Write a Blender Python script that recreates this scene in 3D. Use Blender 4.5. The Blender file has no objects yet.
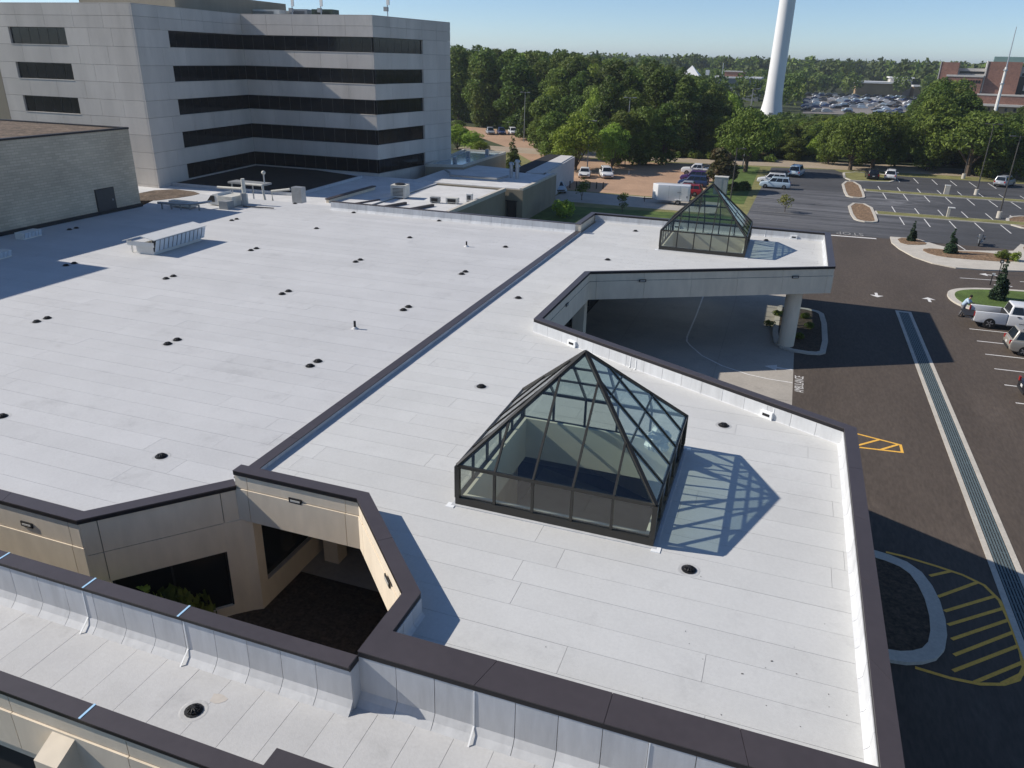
import bpy, math, random
import numpy as np
from mathutils import Vector, Matrix, Euler
R = random.Random(7)
NR = np.random.RandomState(11)
scene = bpy.context.scene
C = scene.collection
rad = math.radians

# ------------------------------------------------------------------ camera
cam_d = bpy.data.cameras.new('camera'); cam = bpy.data.objects.new('camera', cam_d); C.objects.link(cam)
PITCH, ROLL, YAW, FPX, CAMZ = 0.40527, 0.02487, 0.33264, 758.5, 17.5
_f = Vector((-math.sin(YAW)*math.cos(PITCH), math.cos(YAW)*math.cos(PITCH), -math.sin(PITCH)))
_r0 = Vector((math.cos(YAW), math.sin(YAW), 0)); _u0 = _r0.cross(_f)
_r = _r0*math.cos(ROLL)+_u0*math.sin(ROLL); _u = -_r0*math.sin(ROLL)+_u0*math.cos(ROLL)
M = Matrix((( _r.x,_u.x,-_f.x,0),(_r.y,_u.y,-_f.y,0),(_r.z,_u.z,-_f.z,CAMZ),(0,0,0,1)))
cam.matrix_world = M
cam_d.sensor_fit = 'HORIZONTAL'; cam_d.sensor_width = 36.0; cam_d.lens = FPX/1024*36.0
cam_d.clip_start = 0.1; cam_d.clip_end = 20000
scene.camera = cam

# ------------------------------------------------------------------ sky, sun, exposure
SUN_EL = rad(34.5); SUN_TO = Vector((-1.0, -0.155, 0)).normalized()     # towards the sun, in plan
world = bpy.data.worlds.new('World'); scene.world = world; world.use_nodes = True
nt = world.node_tree; nt.nodes.clear()
sky = nt.nodes.new('ShaderNodeTexSky'); sky.sky_type = 'NISHITA'; sky.sun_disc = False
sky.sun_elevation = SUN_EL; sky.sun_rotation = math.atan2(SUN_TO.x, SUN_TO.y)
sky.air_density = 0.8; sky.dust_density = 0.1; sky.ozone_density = 4.2; sky.altitude = 1000
bg = nt.nodes.new('ShaderNodeBackground'); bg.inputs['Strength'].default_value = 0.11
wo = nt.nodes.new('ShaderNodeOutputWorld')
nt.links.new(sky.outputs[0], bg.inputs[0]); nt.links.new(bg.outputs[0], wo.inputs[0])
sd = bpy.data.lights.new('sun', 'SUN'); sd.energy = 4.7; sd.angle = rad(0.53); sd.color = (1.0, 0.935, 0.85)
sun = bpy.data.objects.new('sun', sd); C.objects.link(sun)
sv = Vector((SUN_TO.x*math.cos(SUN_EL), SUN_TO.y*math.cos(SUN_EL), math.sin(SUN_EL)))
sun.rotation_euler = sv.to_track_quat('Z', 'Y').to_euler()
vs = scene.view_settings
vs.view_transform = 'Standard'; vs.look = 'None'; vs.exposure = 0.2; vs.gamma = 1.0; vs.use_curve_mapping = False

# ------------------------------------------------------------------ materials
MATS = {}
def mat(name, col, rough=0.8, var=0.12, scale=1.5, bump=0.0, bscale=40, metal=0.0, stretch=None, col2=None,
        spec=0.3, objvar=0.0, fine=0.0, fscale=60, spots=0.0, coord='pos'):
    """principled material: colour varied by two octaves of world-space noise, optional fine grain, spots and bump"""
    if name in MATS: return MATS[name]
    m = bpy.data.materials.new(name); m.use_nodes = True; n = m.node_tree.nodes; l = m.node_tree.links
    b = n['Principled BSDF']; b.inputs['Roughness'].default_value = rough; b.inputs['Metallic'].default_value = metal
    b.inputs['Specular IOR Level'].default_value = spec
    if coord == 'pos':
        g = n.new('ShaderNodeNewGeometry'); vec = g.outputs['Position']
    else:
        g = n.new('ShaderNodeTexCoord'); vec = g.outputs['Object']
    if stretch:
        mp = n.new('ShaderNodeMapping'); mp.inputs['Scale'].default_value = stretch
        l.new(vec, mp.inputs[0]); vec = mp.outputs[0]
    t = n.new('ShaderNodeTexNoise'); t.inputs['Scale'].default_value = scale; t.inputs['Detail'].default_value = 6
    t.inputs['Roughness'].default_value = 0.62; l.new(vec, t.inputs['Vector'])
    mr = n.new('ShaderNodeMapRange'); mr.inputs[1].default_value = 0.3; mr.inputs[2].default_value = 0.7
    l.new(t.outputs[0], mr.inputs[0])
    mx = n.new('ShaderNodeMix'); mx.data_type = 'RGBA'
    c = Vector(col); c2 = Vector(col2) if col2 else c*(1+var); c1 = c if col2 else c*(1-var)
    mx.inputs[6].default_value = (*c1, 1); mx.inputs[7].default_value = (*c2, 1); l.new(mr.outputs[0], mx.inputs[0])
    out = mx.outputs[2]
    def mul(out, fac_socket):
        k = n.new('ShaderNodeMix'); k.data_type = 'RGBA'; k.blend_type = 'MULTIPLY'; k.inputs[0].default_value = 1
        l.new(out, k.inputs[6]); l.new(fac_socket, k.inputs[7]); return k.outputs[2]
    if fine:
        t2 = n.new('ShaderNodeTexNoise'); t2.inputs['Scale'].default_value = fscale; t2.inputs['Detail'].default_value = 3
        l.new(vec, t2.inputs['Vector'])
        r2 = n.new('ShaderNodeMapRange'); r2.inputs[1].default_value = .3; r2.inputs[2].default_value = .7
        r2.inputs[3].default_value = 1-fine; r2.inputs[4].default_value = 1+fine; l.new(t2.outputs[0], r2.inputs[0]); out = mul(out, r2.outputs[0])
    if spots:
        t3 = n.new('ShaderNodeTexNoise'); t3.inputs['Scale'].default_value = 0.55; t3.inputs['Detail'].default_value = 7
        t3.inputs['Roughness'].default_value = 0.75; l.new(vec, t3.inputs['Vector'])
        r3 = n.new('ShaderNodeMapRange'); r3.inputs[1].default_value = .56; r3.inputs[2].default_value = .72
        r3.inputs[3].default_value = 1; r3.inputs[4].default_value = 1-spots; l.new(t3.outputs[0], r3.inputs[0]); out = mul(out, r3.outputs[0])
    if objvar:
        oi = n.new('ShaderNodeObjectInfo'); r4 = n.new('ShaderNodeMapRange')
        r4.inputs[3].default_value = 1-objvar; r4.inputs[4].default_value = 1+objvar; l.new(oi.outputs['Random'], r4.inputs[0]); out = mul(out, r4.outputs[0])
    l.new(out, b.inputs['Base Color'])
    if bump:
        t5 = n.new('ShaderNodeTexNoise'); t5.inputs['Scale'].default_value = bscale; t5.inputs['Detail'].default_value = 4
        l.new(vec, t5.inputs['Vector'])
        bp = n.new('ShaderNodeBump'); bp.inputs['Strength'].default_value = bump; bp.inputs['Distance'].default_value = 0.02
        l.new(t5.outputs[0], bp.inputs['Height']); l.new(bp.outputs[0], b.inputs['Normal'])
    MATS[name] = m; return m

def glass_mat(name, tint, gloss=0.12, rough=0.02):
    if name in MATS: return MATS[name]
    m = bpy.data.materials.new(name); m.use_nodes = True; n = m.node_tree.nodes; l = m.node_tree.links; n.clear()
    tr = n.new('ShaderNodeBsdfTransparent'); tr.inputs[0].default_value = (*tint, 1)
    gl = n.new('ShaderNodeBsdfGlossy'); gl.inputs['Roughness'].default_value = rough
    fr = n.new('ShaderNodeFresnel'); gg = n.new('ShaderNodeNewGeometry'); io = n.new('ShaderNodeMapRange'); io.inputs[3].default_value = 1.5; io.inputs[4].default_value = 1/1.5
    l.new(gg.outputs['Backfacing'], io.inputs[0]); l.new(io.outputs[0], fr.inputs[0])
    ad = n.new('ShaderNodeMath'); ad.operation = 'ADD'; ad.inputs[1].default_value = gloss; l.new(fr.outputs[0], ad.inputs[0]); ad.use_clamp = True
    mx = n.new('ShaderNodeMixShader'); o = n.new('ShaderNodeOutputMaterial')
    l.new(ad.outputs[0], mx.inputs[0]); l.new(tr.outputs[0], mx.inputs[1]); l.new(gl.outputs[0], mx.inputs[2]); l.new(mx.outputs[0], o.inputs[0])
    MATS[name] = m; return m

def brick_mat(name, c1, c2, mortar, w, h):
    if name in MATS: return MATS[name]
    m = bpy.data.materials.new(name); m.use_nodes = True; n = m.node_tree.nodes; l = m.node_tree.links; b = n['Principled BSDF']
    g = n.new('ShaderNodeTexCoord'); sp = n.new('ShaderNodeSeparateXYZ'); l.new(g.outputs['Object'], sp.inputs[0])
    a = n.new('ShaderNodeMath'); a.operation = 'SUBTRACT'; l.new(sp.outputs[1], a.inputs[0]); l.new(sp.outputs[0], a.inputs[1])
    cb = n.new('ShaderNodeCombineXYZ'); l.new(a.outputs[0], cb.inputs[0]); l.new(sp.outputs[2], cb.inputs[1])
    t = n.new('ShaderNodeTexBrick'); t.inputs['Scale'].default_value = 1; t.inputs['Brick Width'].default_value = w; t.inputs['Row Height'].default_value = h
    t.inputs['Mortar Size'].default_value = h*0.12; t.inputs['Color1'].default_value = (*c1, 1); t.inputs['Color2'].default_value = (*c2, 1); t.inputs['Mortar'].default_value = (*mortar, 1)
    l.new(cb.outputs[0], t.inputs['Vector'])
    ns = n.new('ShaderNodeTexNoise'); ns.inputs['Scale'].default_value = 0.35; ns.inputs['Detail'].default_value = 5; l.new(g.outputs['Object'], ns.inputs['Vector'])
    r = n.new('ShaderNodeMapRange'); r.inputs[1].default_value = .3; r.inputs[2].default_value = .7; r.inputs[3].default_value = .82; r.inputs[4].default_value = 1.15; l.new(ns.outputs[0], r.inputs[0])
    k = n.new('ShaderNodeMix'); k.data_type = 'RGBA'; k.blend_type = 'MULTIPLY'; k.inputs[0].default_value = 1
    l.new(t.outputs[0], k.inputs[6]); l.new(r.outputs[0], k.inputs[7]); l.new(k.outputs[2], b.inputs['Base Color'])
    b.inputs['Roughness'].default_value = .9
    bp = n.new('ShaderNodeBump'); bp.inputs['Strength'].default_value = .5; bp.inputs['Distance'].default_value = .01; l.new(t.outputs[1], bp.inputs['Height']); bp.invert = True
    l.new(bp.outputs[0], b.inputs['Normal']); MATS[name] = m; return m

def leaf_mat(name, c1, c2, trans=0.3, objvar=0.22):
    if name in MATS: return MATS[name]
    m = bpy.data.materials.new(name); m.use_nodes = True; n = m.node_tree.nodes; l = m.node_tree.links; n.clear()
    g = n.new('ShaderNodeTexCoord'); t = n.new('ShaderNodeTexNoise'); t.inputs['Scale'].default_value = .9; t.inputs['Detail'].default_value = 4
    l.new(g.outputs['Object'], t.inputs['Vector'])
    r = n.new('ShaderNodeMapRange'); r.inputs[1].default_value = .33; r.inputs[2].default_value = .67; l.new(t.outputs[0], r.inputs[0])
    mx = n.new('ShaderNodeMix'); mx.data_type = 'RGBA'; mx.inputs[6].default_value = (*c1, 1); mx.inputs[7].default_value = (*c2, 1); l.new(r.outputs[0], mx.inputs[0])
    oi = n.new('ShaderNodeObjectInfo'); hs = n.new('ShaderNodeHueSaturation')
    for k, (a, b_) in {'Value': (1-objvar, 1+objvar), 'Hue': (.485, .512)}.items():
        q = n.new('ShaderNodeMapRange'); q.inputs[3].default_value = a; q.inputs[4].default_value = b_; l.new(oi.outputs['Random'], q.inputs[0]); l.new(q.outputs[0], hs.inputs[k])
    l.new(mx.outputs[2], hs.inputs['Color'])
    d = n.new('ShaderNodeBsdfPrincipled'); d.inputs['Roughness'].default_value = .6; d.inputs['Specular IOR Level'].default_value = .25
    tr = n.new('ShaderNodeBsdfTranslucent'); ms = n.new('ShaderNodeMixShader'); ms.inputs[0].default_value = trans
    l.new(hs.outputs[0], d.inputs['Base Color']); l.new(hs.outputs[0], tr.inputs[0]); o = n.new('ShaderNodeOutputMaterial')
    l.new(d.outputs[0], ms.inputs[1]); l.new(tr.outputs[0], ms.inputs[2]); l.new(ms.outputs[0], o.inputs[0]); MATS[name] = m; return m

membrane = mat('white roof membrane', (.565,.565,.545), .75, .05, .35, .15, 30, fine=.035, fscale=14, spots=.12, objvar=.03)
GZ = -.5
def smudge(m, scale, lo, hi, stretch=None, a=.42, b=.66, mask=None):
    n = m.node_tree.nodes; l = m.node_tree.links; bs = n['Principled BSDF']; src = bs.inputs['Base Color'].links[0].from_socket
    g = n.new('ShaderNodeNewGeometry'); vec = g.outputs['Position']
    if stretch:
        mp = n.new('ShaderNodeMapping'); mp.inputs['Scale'].default_value = stretch[:3]; mp.inputs['Rotation'].default_value = (0,0,stretch[3] if len(stretch) > 3 else 0); l.new(vec, mp.inputs[0]); vec = mp.outputs[0]
    t = n.new('ShaderNodeTexNoise'); t.inputs['Scale'].default_value = scale; t.inputs['Detail'].default_value = 8; t.inputs['Roughness'].default_value = .68; t.inputs['Distortion'].default_value = .6; l.new(vec, t.inputs['Vector'])
    r = n.new('ShaderNodeMapRange'); r.inputs[1].default_value = a; r.inputs[2].default_value = b; r.inputs[3].default_value = lo; r.inputs[4].default_value = hi; l.new(t.outputs[0], r.inputs[0])
    k = n.new('ShaderNodeMix'); k.data_type = 'RGBA'; k.blend_type = 'MULTIPLY'; k.inputs[0].default_value = 1; l.new(src, k.inputs[6])
    if mask:   # worn patch: full strength at the centre, fading out by the radius
        ds = n.new('ShaderNodeVectorMath'); ds.operation = 'DISTANCE'; ds.inputs[1].default_value = (mask[0], mask[1], GZ); l.new(g.outputs['Position'], ds.inputs[0])
        mr = n.new('ShaderNodeMapRange'); mr.inputs[1].default_value = mask[2]*.45; mr.inputs[2].default_value = mask[2]; mr.inputs[3].default_value = 1; mr.inputs[4].default_value = 0; l.new(ds.outputs['Value'], mr.inputs[0]); l.new(mr.outputs[0], k.inputs[0]); l.new(r.outputs[0], k.inputs[7]); l.new(k.outputs[2], bs.inputs['Base Color'])
smudge(membrane, .22, 1.03, .88); smudge(membrane, 1.1, 1.0, .86, (1,1,1), .60, .74)
membrane_old = mat('roof membrane on flat roofs', (.60,.595,.58), .8, .12, .5, .1, 20, spots=.25)
deck_m = mat('roof seam', (.43,.43,.44), .8, .1, 2)
flash_m = mat('flashing membrane', (.55,.56,.565), .5, .10, 1.6, .10, 7, spots=.15, objvar=.07, stretch=(2.2,2.2,.35))
seal_m = mat('white sealant', (.82,.83,.82), .6, .04, 5)
tape_m = mat('pale blue film', (.42,.66,.85), .5, .06, 5)
coping_m = mat('dark bronze coping', (.060,.050,.052), .42, .07, .8, spec=.45, objvar=.05, fine=.05, fscale=5)
coping_edge = mat('coping drip edge', (.016,.015,.017), .5, .1, 2)
fascia_m = mat('beige stucco panel', (.73,.635,.495), .85, .06, .8, .08, 60, objvar=.03, fine=.05, fscale=3, stretch=(1,1,.35))
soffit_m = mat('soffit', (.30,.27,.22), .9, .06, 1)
dark_wall = mat('dark recess', (.03,.03,.03), .9, .1, 1)
win_dark = mat('dark tinted glass', (.010,.011,.013), .10, .15, .4, spec=.3)
bronze = mat('bronze frame', (.034,.032,.027), .38, .12, 2, spec=.5, metal=.15)
black_m = mat('black plastic', (.02,.02,.021), .5, .2, 6)
steel = mat('galvanised steel', (.42,.44,.46), .42, .1, 3, metal=.55)
white_metal = mat('white painted metal', (.72,.71,.67), .4, .06, 2)
duct_m = mat('pale duct metal', (.60,.585,.52), .5, .1, 2)
grey_metal = mat('grey painted metal', (.26,.27,.27), .5, .1, 3)
concrete_t = mat('tower concrete panel', (.58,.53,.47), .85, .12, .35, .1, 20, stretch=(1,1,.25), spots=.12, objvar=.05)
conc_joint = mat('joint', (.10,.10,.105), .9, .1, 1)
asphalt_new = mat('brown grey asphalt', (.086,.068,.054), .85, .16, .22, .12, 50, fine=.16, fscale=9, stretch=(1,.25,1), spots=-.22)
asphalt_old = mat('worn dark asphalt', (.068,.068,.070), .85, .22, .25, .12, 50, fine=.16, fscale=7, stretch=(.25,1.2,1), spots=-.35)
asphalt_faded = mat('faded striped asphalt', (.062,.060,.060), .9, .3, .9, .1, 40, col2=(.155,.142,.125), stretch=(.06,1.3,1), fine=.2, fscale=5)
smudge(asphalt_new, .9, 1.0, 1.6, (.06,1.2,1,.12), .54, .72); smudge(asphalt_new, .9, 1.0, 1.22, (1.3,.05,1), .55, .7); smudge(asphalt_new, .12, .92, 1.12)
smudge(asphalt_old, .8, 1.0, 1.5, (.05,1.0,1), .56, .72); smudge(asphalt_old, .15, .9, 1.15)
smudge(asphalt_old, .9, .85, 2.3, (.07,1.2,1,.05), .36, .62, (0,112,24)); smudge(asphalt_old, .35, .9, 2.2, (.5,1,1), .40, .62, (16,127.5,9))
conc_drive = mat('concrete drive', (.40,.365,.315), .85, .10, .4, .08, 50, fine=.06, fscale=6, spots=.2)
conc_kerb = mat('concrete kerb', (.52,.48,.41), .85, .1, 1.2, fine=.08, fscale=10)
tan_lot = mat('tan gravel lot', (.40,.258,.165), .95, .14, .2, .15, 30, fine=.14, fscale=5, spots=.12)
tan_road = mat('tan road', (.36,.29,.21), .9, .12, .2, .1, 30, fine=.1, fscale=4)
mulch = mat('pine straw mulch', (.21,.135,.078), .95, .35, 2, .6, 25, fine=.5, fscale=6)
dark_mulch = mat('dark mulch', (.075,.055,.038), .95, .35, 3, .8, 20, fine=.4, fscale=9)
grass_m = mat('lawn', (.085,.13,.028), .9, .3, .7, .6, 25, fine=.3, fscale=8)
dry_grass = mat('dry verge grass', (.20,.19,.07), .9, .3, .6, .4, 25, fine=.25, fscale=8)
forest_floor = mat('woodland ground', (.05,.062,.022), .95, .35, .05, fine=.3, fscale=2)
paint_w = mat('white road paint', (.72,.70,.66), .7, .1, 3, fine=.12, fscale=18)
paint_y = mat('yellow road paint', (.85,.47,.08), .7, .1, 3, fine=.12, fscale=18)
gravel_m = mat('brown roof gravel', (.125,.090,.062), .95, .45, 1.2, .6, 30, fine=.5, fscale=5)
tan_block = brick_mat('tan split face block', (.56,.475,.355), (.46,.39,.29), (.42,.36,.27), .6, .2)
tan_wall = mat('tan rendered wall', (.27,.235,.175), .9, .1, .6, .1, 20, stretch=(1,1,.4))
red_brick = mat('red brick', (.235,.125,.092), .9, .15, .3, fine=.2, fscale=2)
bark = mat('bark', (.10,.075,.055), .95, .3, 6, .5, 20, coord='obj')
black_roof = mat('black roof', (.022,.020,.018), .9, .2, .8)
blue_wet = mat('wet roof', (.32,.42,.46), .06, .15, .5, spec=.6)
skylight_glass = glass_mat('skylight glass', (.64,.73,.71), .06, .04)
skylight_glass2 = glass_mat('skylight low glass', (.70,.74,.70), .08, .05)
beige_inner = mat('beige plaster', (.80,.74,.60), .9, .05, 1)
light_lens = mat('lamp lens', (.55,.54,.5), .25, .05, 4)

# ------------------------------------------------------------------ helpers
GS, GZ = 1.0286, -0.5      # ground layout scaled outward from the camera position and shifted down; the lot lies 0.5 m below floor level
LOT = [False]; LOW = [False]
KL = 1.128
def LO(x, y, z): return (x*KL, y*KL, CAMZ-(CAMZ-z)*KL)   # annex coordinates rescaled about the camera position, so they sit farther and lower
def G(x, y, z=0.0): return (x*GS, y*GS, z+GZ)
class MB:
    def __init__(s): s.v = []; s.f = []
    def add(s, vs, fs):
        o = len(s.v); s.v += [tuple(v) for v in vs]; s.f += [tuple(i+o for i in f) for f in fs]; return s
    def box(s, c, d, rz=0.0):
        x, y, z = d[0]/2, d[1]/2, d[2]/2; ca, sa = math.cos(rz), math.sin(rz)
        vs = [(c[0]+a*ca-b*sa, c[1]+a*sa+b*ca, c[2]+e) for e in (-z, z) for a, b in ((-x,-y),(x,-y),(x,y),(-x,y))]
        return s.add(vs, [(3,2,1,0),(4,5,6,7),(0,1,5,4),(1,2,6,5),(2,3,7,6),(3,0,4,7)])
    def prism(s, poly, z0, z1):
        a = sum(poly[i][0]*poly[(i+1)%len(poly)][1]-poly[(i+1)%len(poly)][0]*poly[i][1] for i in range(len(poly)))
        if a < 0: poly = poly[::-1]
        n = len(poly); vs = [(p[0], p[1], z0) for p in poly]+[(p[0], p[1], z1) for p in poly]
        return s.add(vs, [tuple(range(n))[::-1], tuple(range(n, 2*n))]+[(i, (i+1)%n, n+(i+1)%n, n+i) for i in range(n)])
    def sheet(s, poly, z):
        a = sum(poly[i][0]*poly[(i+1)%len(poly)][1]-poly[(i+1)%len(poly)][0]*poly[i][1] for i in range(len(poly)))
        if a < 0: poly = poly[::-1]
        return s.add([(p[0], p[1], z) for p in poly], [tuple(range(len(poly)))])
    def quad(s, *p): return s.add(p, [tuple(range(len(p)))])
    def hexa(s, b, t):   # two quads joined
        return s.add(list(b)+list(t), [(3,2,1,0),(4,5,6,7),(0,1,5,4),(1,2,6,5),(2,3,7,6),(3,0,4,7)])
    def seg(s, p0, p1, t0, t1, z0, z1):   # box along p0->p1 between offsets t0,t1 to the left
        d = Vector((p1[0]-p0[0], p1[1]-p0[1])).normalized(); n = Vector((-d.y, d.x))
        P = [(p0[0]+n.x*t0, p0[1]+n.y*t0), (p1[0]+n.x*t0, p1[1]+n.y*t0), (p1[0]+n.x*t1, p1[1]+n.y*t1), (p0[0]+n.x*t1, p0[1]+n.y*t1)]
        return s.prism(P, z0, z1)
    def bar(s, a, b, w, h=None, up=(0,0,1)):   # rectangular bar between two 3-D points
        h = h or w; a = Vector(a); b = Vector(b); d = (b-a).normalized(); u = Vector(up)
        if abs(d.dot(u)) > .98: u = Vector((1,0,0))
        x = d.cross(u).normalized()*w/2; y = x.cross(d).normalized()*h/2
        return s.hexa([a-x-y, a+x-y, a+x+y, a-x+y], [b-x-y, b+x-y, b+x+y, b-x+y])
    def tube(s, pts, rads, n=8):
        o = len(s.v); pts = [Vector(p) for p in pts]; k = len(pts)
        if not hasattr(rads, '__len__'): rads = [rads]*k
        for i, p in enumerate(pts):
            d = (pts[min(i+1,k-1)]-pts[max(i-1,0)]).normalized(); u = Vector((0,0,1)) if abs(d.z) < .95 else Vector((1,0,0))
            x = d.cross(u).normalized(); y = x.cross(d).normalized()
            for j in range(n):
                a = 2*math.pi*j/n; s.v.append(tuple(p+(x*math.cos(a)+y*math.sin(a))*rads[i]))
        for i in range(k-1):
            for j in range(n): s.f.append((o+i*n+j, o+(i+1)*n+j, o+(i+1)*n+(j+1)%n, o+i*n+(j+1)%n))
        s.f.append(tuple(o+j for j in range(n))); s.f.append(tuple(o+(k-1)*n+j for j in range(n))[::-1]); return s
    def lathe(s, prof, n=12, c=(0,0,0)):
        o = len(s.v)
        for r, z in prof:
            for j in range(n):
                a = 2*math.pi*j/n; s.v.append((c[0]+r*math.cos(a), c[1]+r*math.sin(a), c[2]+z))
        for i in range(len(prof)-1):
            for j in range(n): s.f.append((o+i*n+j, o+i*n+(j+1)%n, o+(i+1)*n+(j+1)%n, o+(i+1)*n+j))
        s.f.append(tuple(o+j for j in range(n))[::-1]); s.f.append(tuple(o+(len(prof)-1)*n+j for j in range(n))); return s

def wloc(o):
    v = Vector((0,0,0))
    while o is not None: v += o.location; o = o.parent
    return v
def setp(o, label=None, cat=None, group=None, kind=None):
    if label: o['label'] = label
    if cat: o['category'] = cat
    if group: o['group'] = group
    if kind: o['kind'] = kind
    return o
def build(mb, name, m, parent=None, smooth=False, kind=None, label=None, cat=None, group=None, loc=None, obj_space=False):
    if LOW[0]: mb.v = [LO(*v) for v in mb.v]
    if LOT[0]: mb.v = [(v[0]*GS, v[1]*GS, v[2]+GZ) for v in mb.v]
    me = bpy.data.meshes.new(name); off = Vector((0,0,0)) if obj_space else (wloc(parent) if parent else (Vector(loc) if loc else Vector((0,0,0))))
    me.from_pydata([(v[0]-off.x, v[1]-off.y, v[2]-off.z) for v in mb.v], [], mb.f)
    if smooth: me.polygons.foreach_set('use_smooth', [True]*len(me.polygons))
    if m is not None: me.materials.append(m)
    me.update()
    o = bpy.data.objects.new(name, me); C.objects.link(o)
    if parent: o.parent = parent
    elif loc: o.location = loc
    return setp(o, label, cat, group, kind)
def thing(name, label, cat, loc=(0,0,0), group=None):
    o = bpy.data.objects.new(name, None); o.empty_display_size = .3; C.objects.link(o); o.location = loc
    return setp(o, label, cat, group)
def copy_tree(o, parent=None):
    c = o.copy(); C.objects.link(c)
    if parent is not None: c.parent = parent
    for ch in o.children: copy_tree(ch, c)
    return c
def copy_thing(o, loc, rz=None, label=None, scale=None):
    c = copy_tree(o); c.location = loc
    if rz is not None: c.rotation_euler = (0,0,rz)
    if scale is not None: c.scale = scale if hasattr(scale,'__len__') else (scale,)*3
    if label: c['label'] = label
    return c
def clip_rect(poly, x0, y0, x1, y1):
    def cl(P, inside, inter):
        out = []
        for i in range(len(P)):
            a, b = P[i-1], P[i]
            ia, ib = inside(a), inside(b)
            if ib:
                if not ia: out.append(inter(a, b))
                out.append(b)
            elif ia: out.append(inter(a, b))
        return out
    def ix(x): return lambda a, b: (x, a[1]+(b[1]-a[1])*(x-a[0])/(b[0]-a[0]))
    def iy(y): return lambda a, b: (a[0]+(b[0]-a[0])*(y-a[1])/(b[1]-a[1]), y)
    P = list(poly)
    for f, g in ((lambda p: p[0] >= x0, ix(x0)), (lambda p: p[0] <= x1, ix(x1)), (lambda p: p[1] >= y0, iy(y0)), (lambda p: p[1] <= y1, iy(y1))):
        if not P: return []
        P = cl(P, f, g)
    Q = []
    for p in P:
        if not Q or abs(p[0]-Q[-1][0])+abs(p[1]-Q[-1][1]) > 1e-4: Q.append(p)
    if len(Q) > 1 and abs(Q[0][0]-Q[-1][0])+abs(Q[0][1]-Q[-1][1]) < 1e-4: Q.pop()
    a = abs(sum(Q[i][0]*Q[(i+1)%len(Q)][1]-Q[(i+1)%len(Q)][0]*Q[i][1] for i in range(len(Q))))/2 if len(Q) > 2 else 0
    return Q if a > 0.02 else []
def minus(r, h):
    x0,y0,x1,y1 = r; a0,b0,a1,b1 = h
    if a1 <= x0 or a0 >= x1 or b1 <= y0 or b0 >= y1: return [r]
    out = []
    if a0 > x0: out.append((x0,y0,a0,y1))
    if a1 < x1: out.append((a1,y0,x1,y1))
    m0, m1 = max(x0,a0), min(x1,a1)
    if b0 > y0: out.append((m0,y0,m1,b0))
    if b1 < y1: out.append((m0,b1,m1,y1))
    return out
def roof_sheets(parent, polys, z, w, ln, holes=(), m=membrane, along='x', gap=.009, seed=1):
    """membrane rolls laid side by side with open laps, each a part"""
    rr = random.Random(seed)
    X = [p[0] for P in polys for p in P]; Y = [p[1] for P in polys for p in P]
    x0, x1, y0, y1 = min(X), max(X), min(Y), max(Y); cnt = 0
    a0, a1, b0, b1 = (x0, x1, y0, y1) if along == 'x' else (y0, y1, x0, x1)
    b = b0
    while b < b1-1e-3:
        a = a0-rr.random()*ln
        while a < a1:
            e = a+ln
            rc = (a+gap/2, b+gap/2, e-gap/2, b+w-gap/2) if along == 'x' else (b+gap/2, a+gap/2, b+w-gap/2, e-gap/2)
            rs = [rc]
            for h in holes: rs = [q for r in rs for q in minus(r, h)]
            dz = rr.random()*.003
            for r in rs:
                for P in polys:
                    Q = clip_rect(P, *r)
                    if Q:
                        build(MB().prism(Q, z-.01, z+.006+dz), 'roof_sheet', m, parent); cnt += 1
            a = e
        b += w
    return cnt
def miter(path, off):
    out = []; n = len(path)
    for i, p in enumerate(path):
        ds = []
        if i > 0: ds.append(Vector((p[0]-path[i-1][0], p[1]-path[i-1][1])).normalized())
        if i < n-1: ds.append(Vector((path[i+1][0]-p[0], path[i+1][1]-p[1])).normalized())
        ns = [Vector((-d.y, d.x)) for d in ds]
        o = [off[max(0, i-1)], off[min(i, n-2)]] if hasattr(off, '__len__') else [off, off]
        if len(ns) == 1:
            q = Vector((p[0], p[1]))+ns[0]*(o[1] if i == 0 else o[0])
        else:
            # intersect the two offset lines
            a = Vector((p[0], p[1]))+ns[0]*o[0]; b = Vector((p[0], p[1]))+ns[1]*o[1]
            cr = ds[0].x*ds[1].y-ds[0].y*ds[1].x
            if abs(cr) < 1e-5: q = a
            else:
                t = ((b.x-a.x)*ds[1].y-(b.y-a.y)*ds[1].x)/cr; q = a+ds[0]*t
        out.append((q.x, q.y))
    return out
def ribbon(parent, name, m, path, o0, o1, z0, z1, piece, gap=.01, joint_mb=None, first=None):
    """pieces laid along a polyline between two offsets (left positive), mitred at corners; one part each"""
    A = miter(path, o0); B = miter(path, o1); objs = []
    for i in range(len(path)-1):
        L = (Vector(path[i+1])-Vector(path[i])).length; n = max(1, round(L/piece))
        ts = [k/n for k in range(n+1)]
        if first and L > 3*first: ts = [0, first/L]+[first/L+(1-2*first/L)*k/n for k in range(1, n+1)]+[1]
        for k in range(len(ts)-1):
            g0 = gap/2/L if k else 0; g1 = gap/2/L if k < len(ts)-2 else 0
            t0, t1 = ts[k]+g0, ts[k+1]-g1
            f = lambda P, t: (P[i][0]+(P[i+1][0]-P[i][0])*t, P[i][1]+(P[i+1][1]-P[i][1])*t)
            objs.append(build(MB().prism([f(A,t0), f(A,t1), f(B,t1), f(B,t0)], z0, z1), name, m, parent))
    return objs
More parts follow.
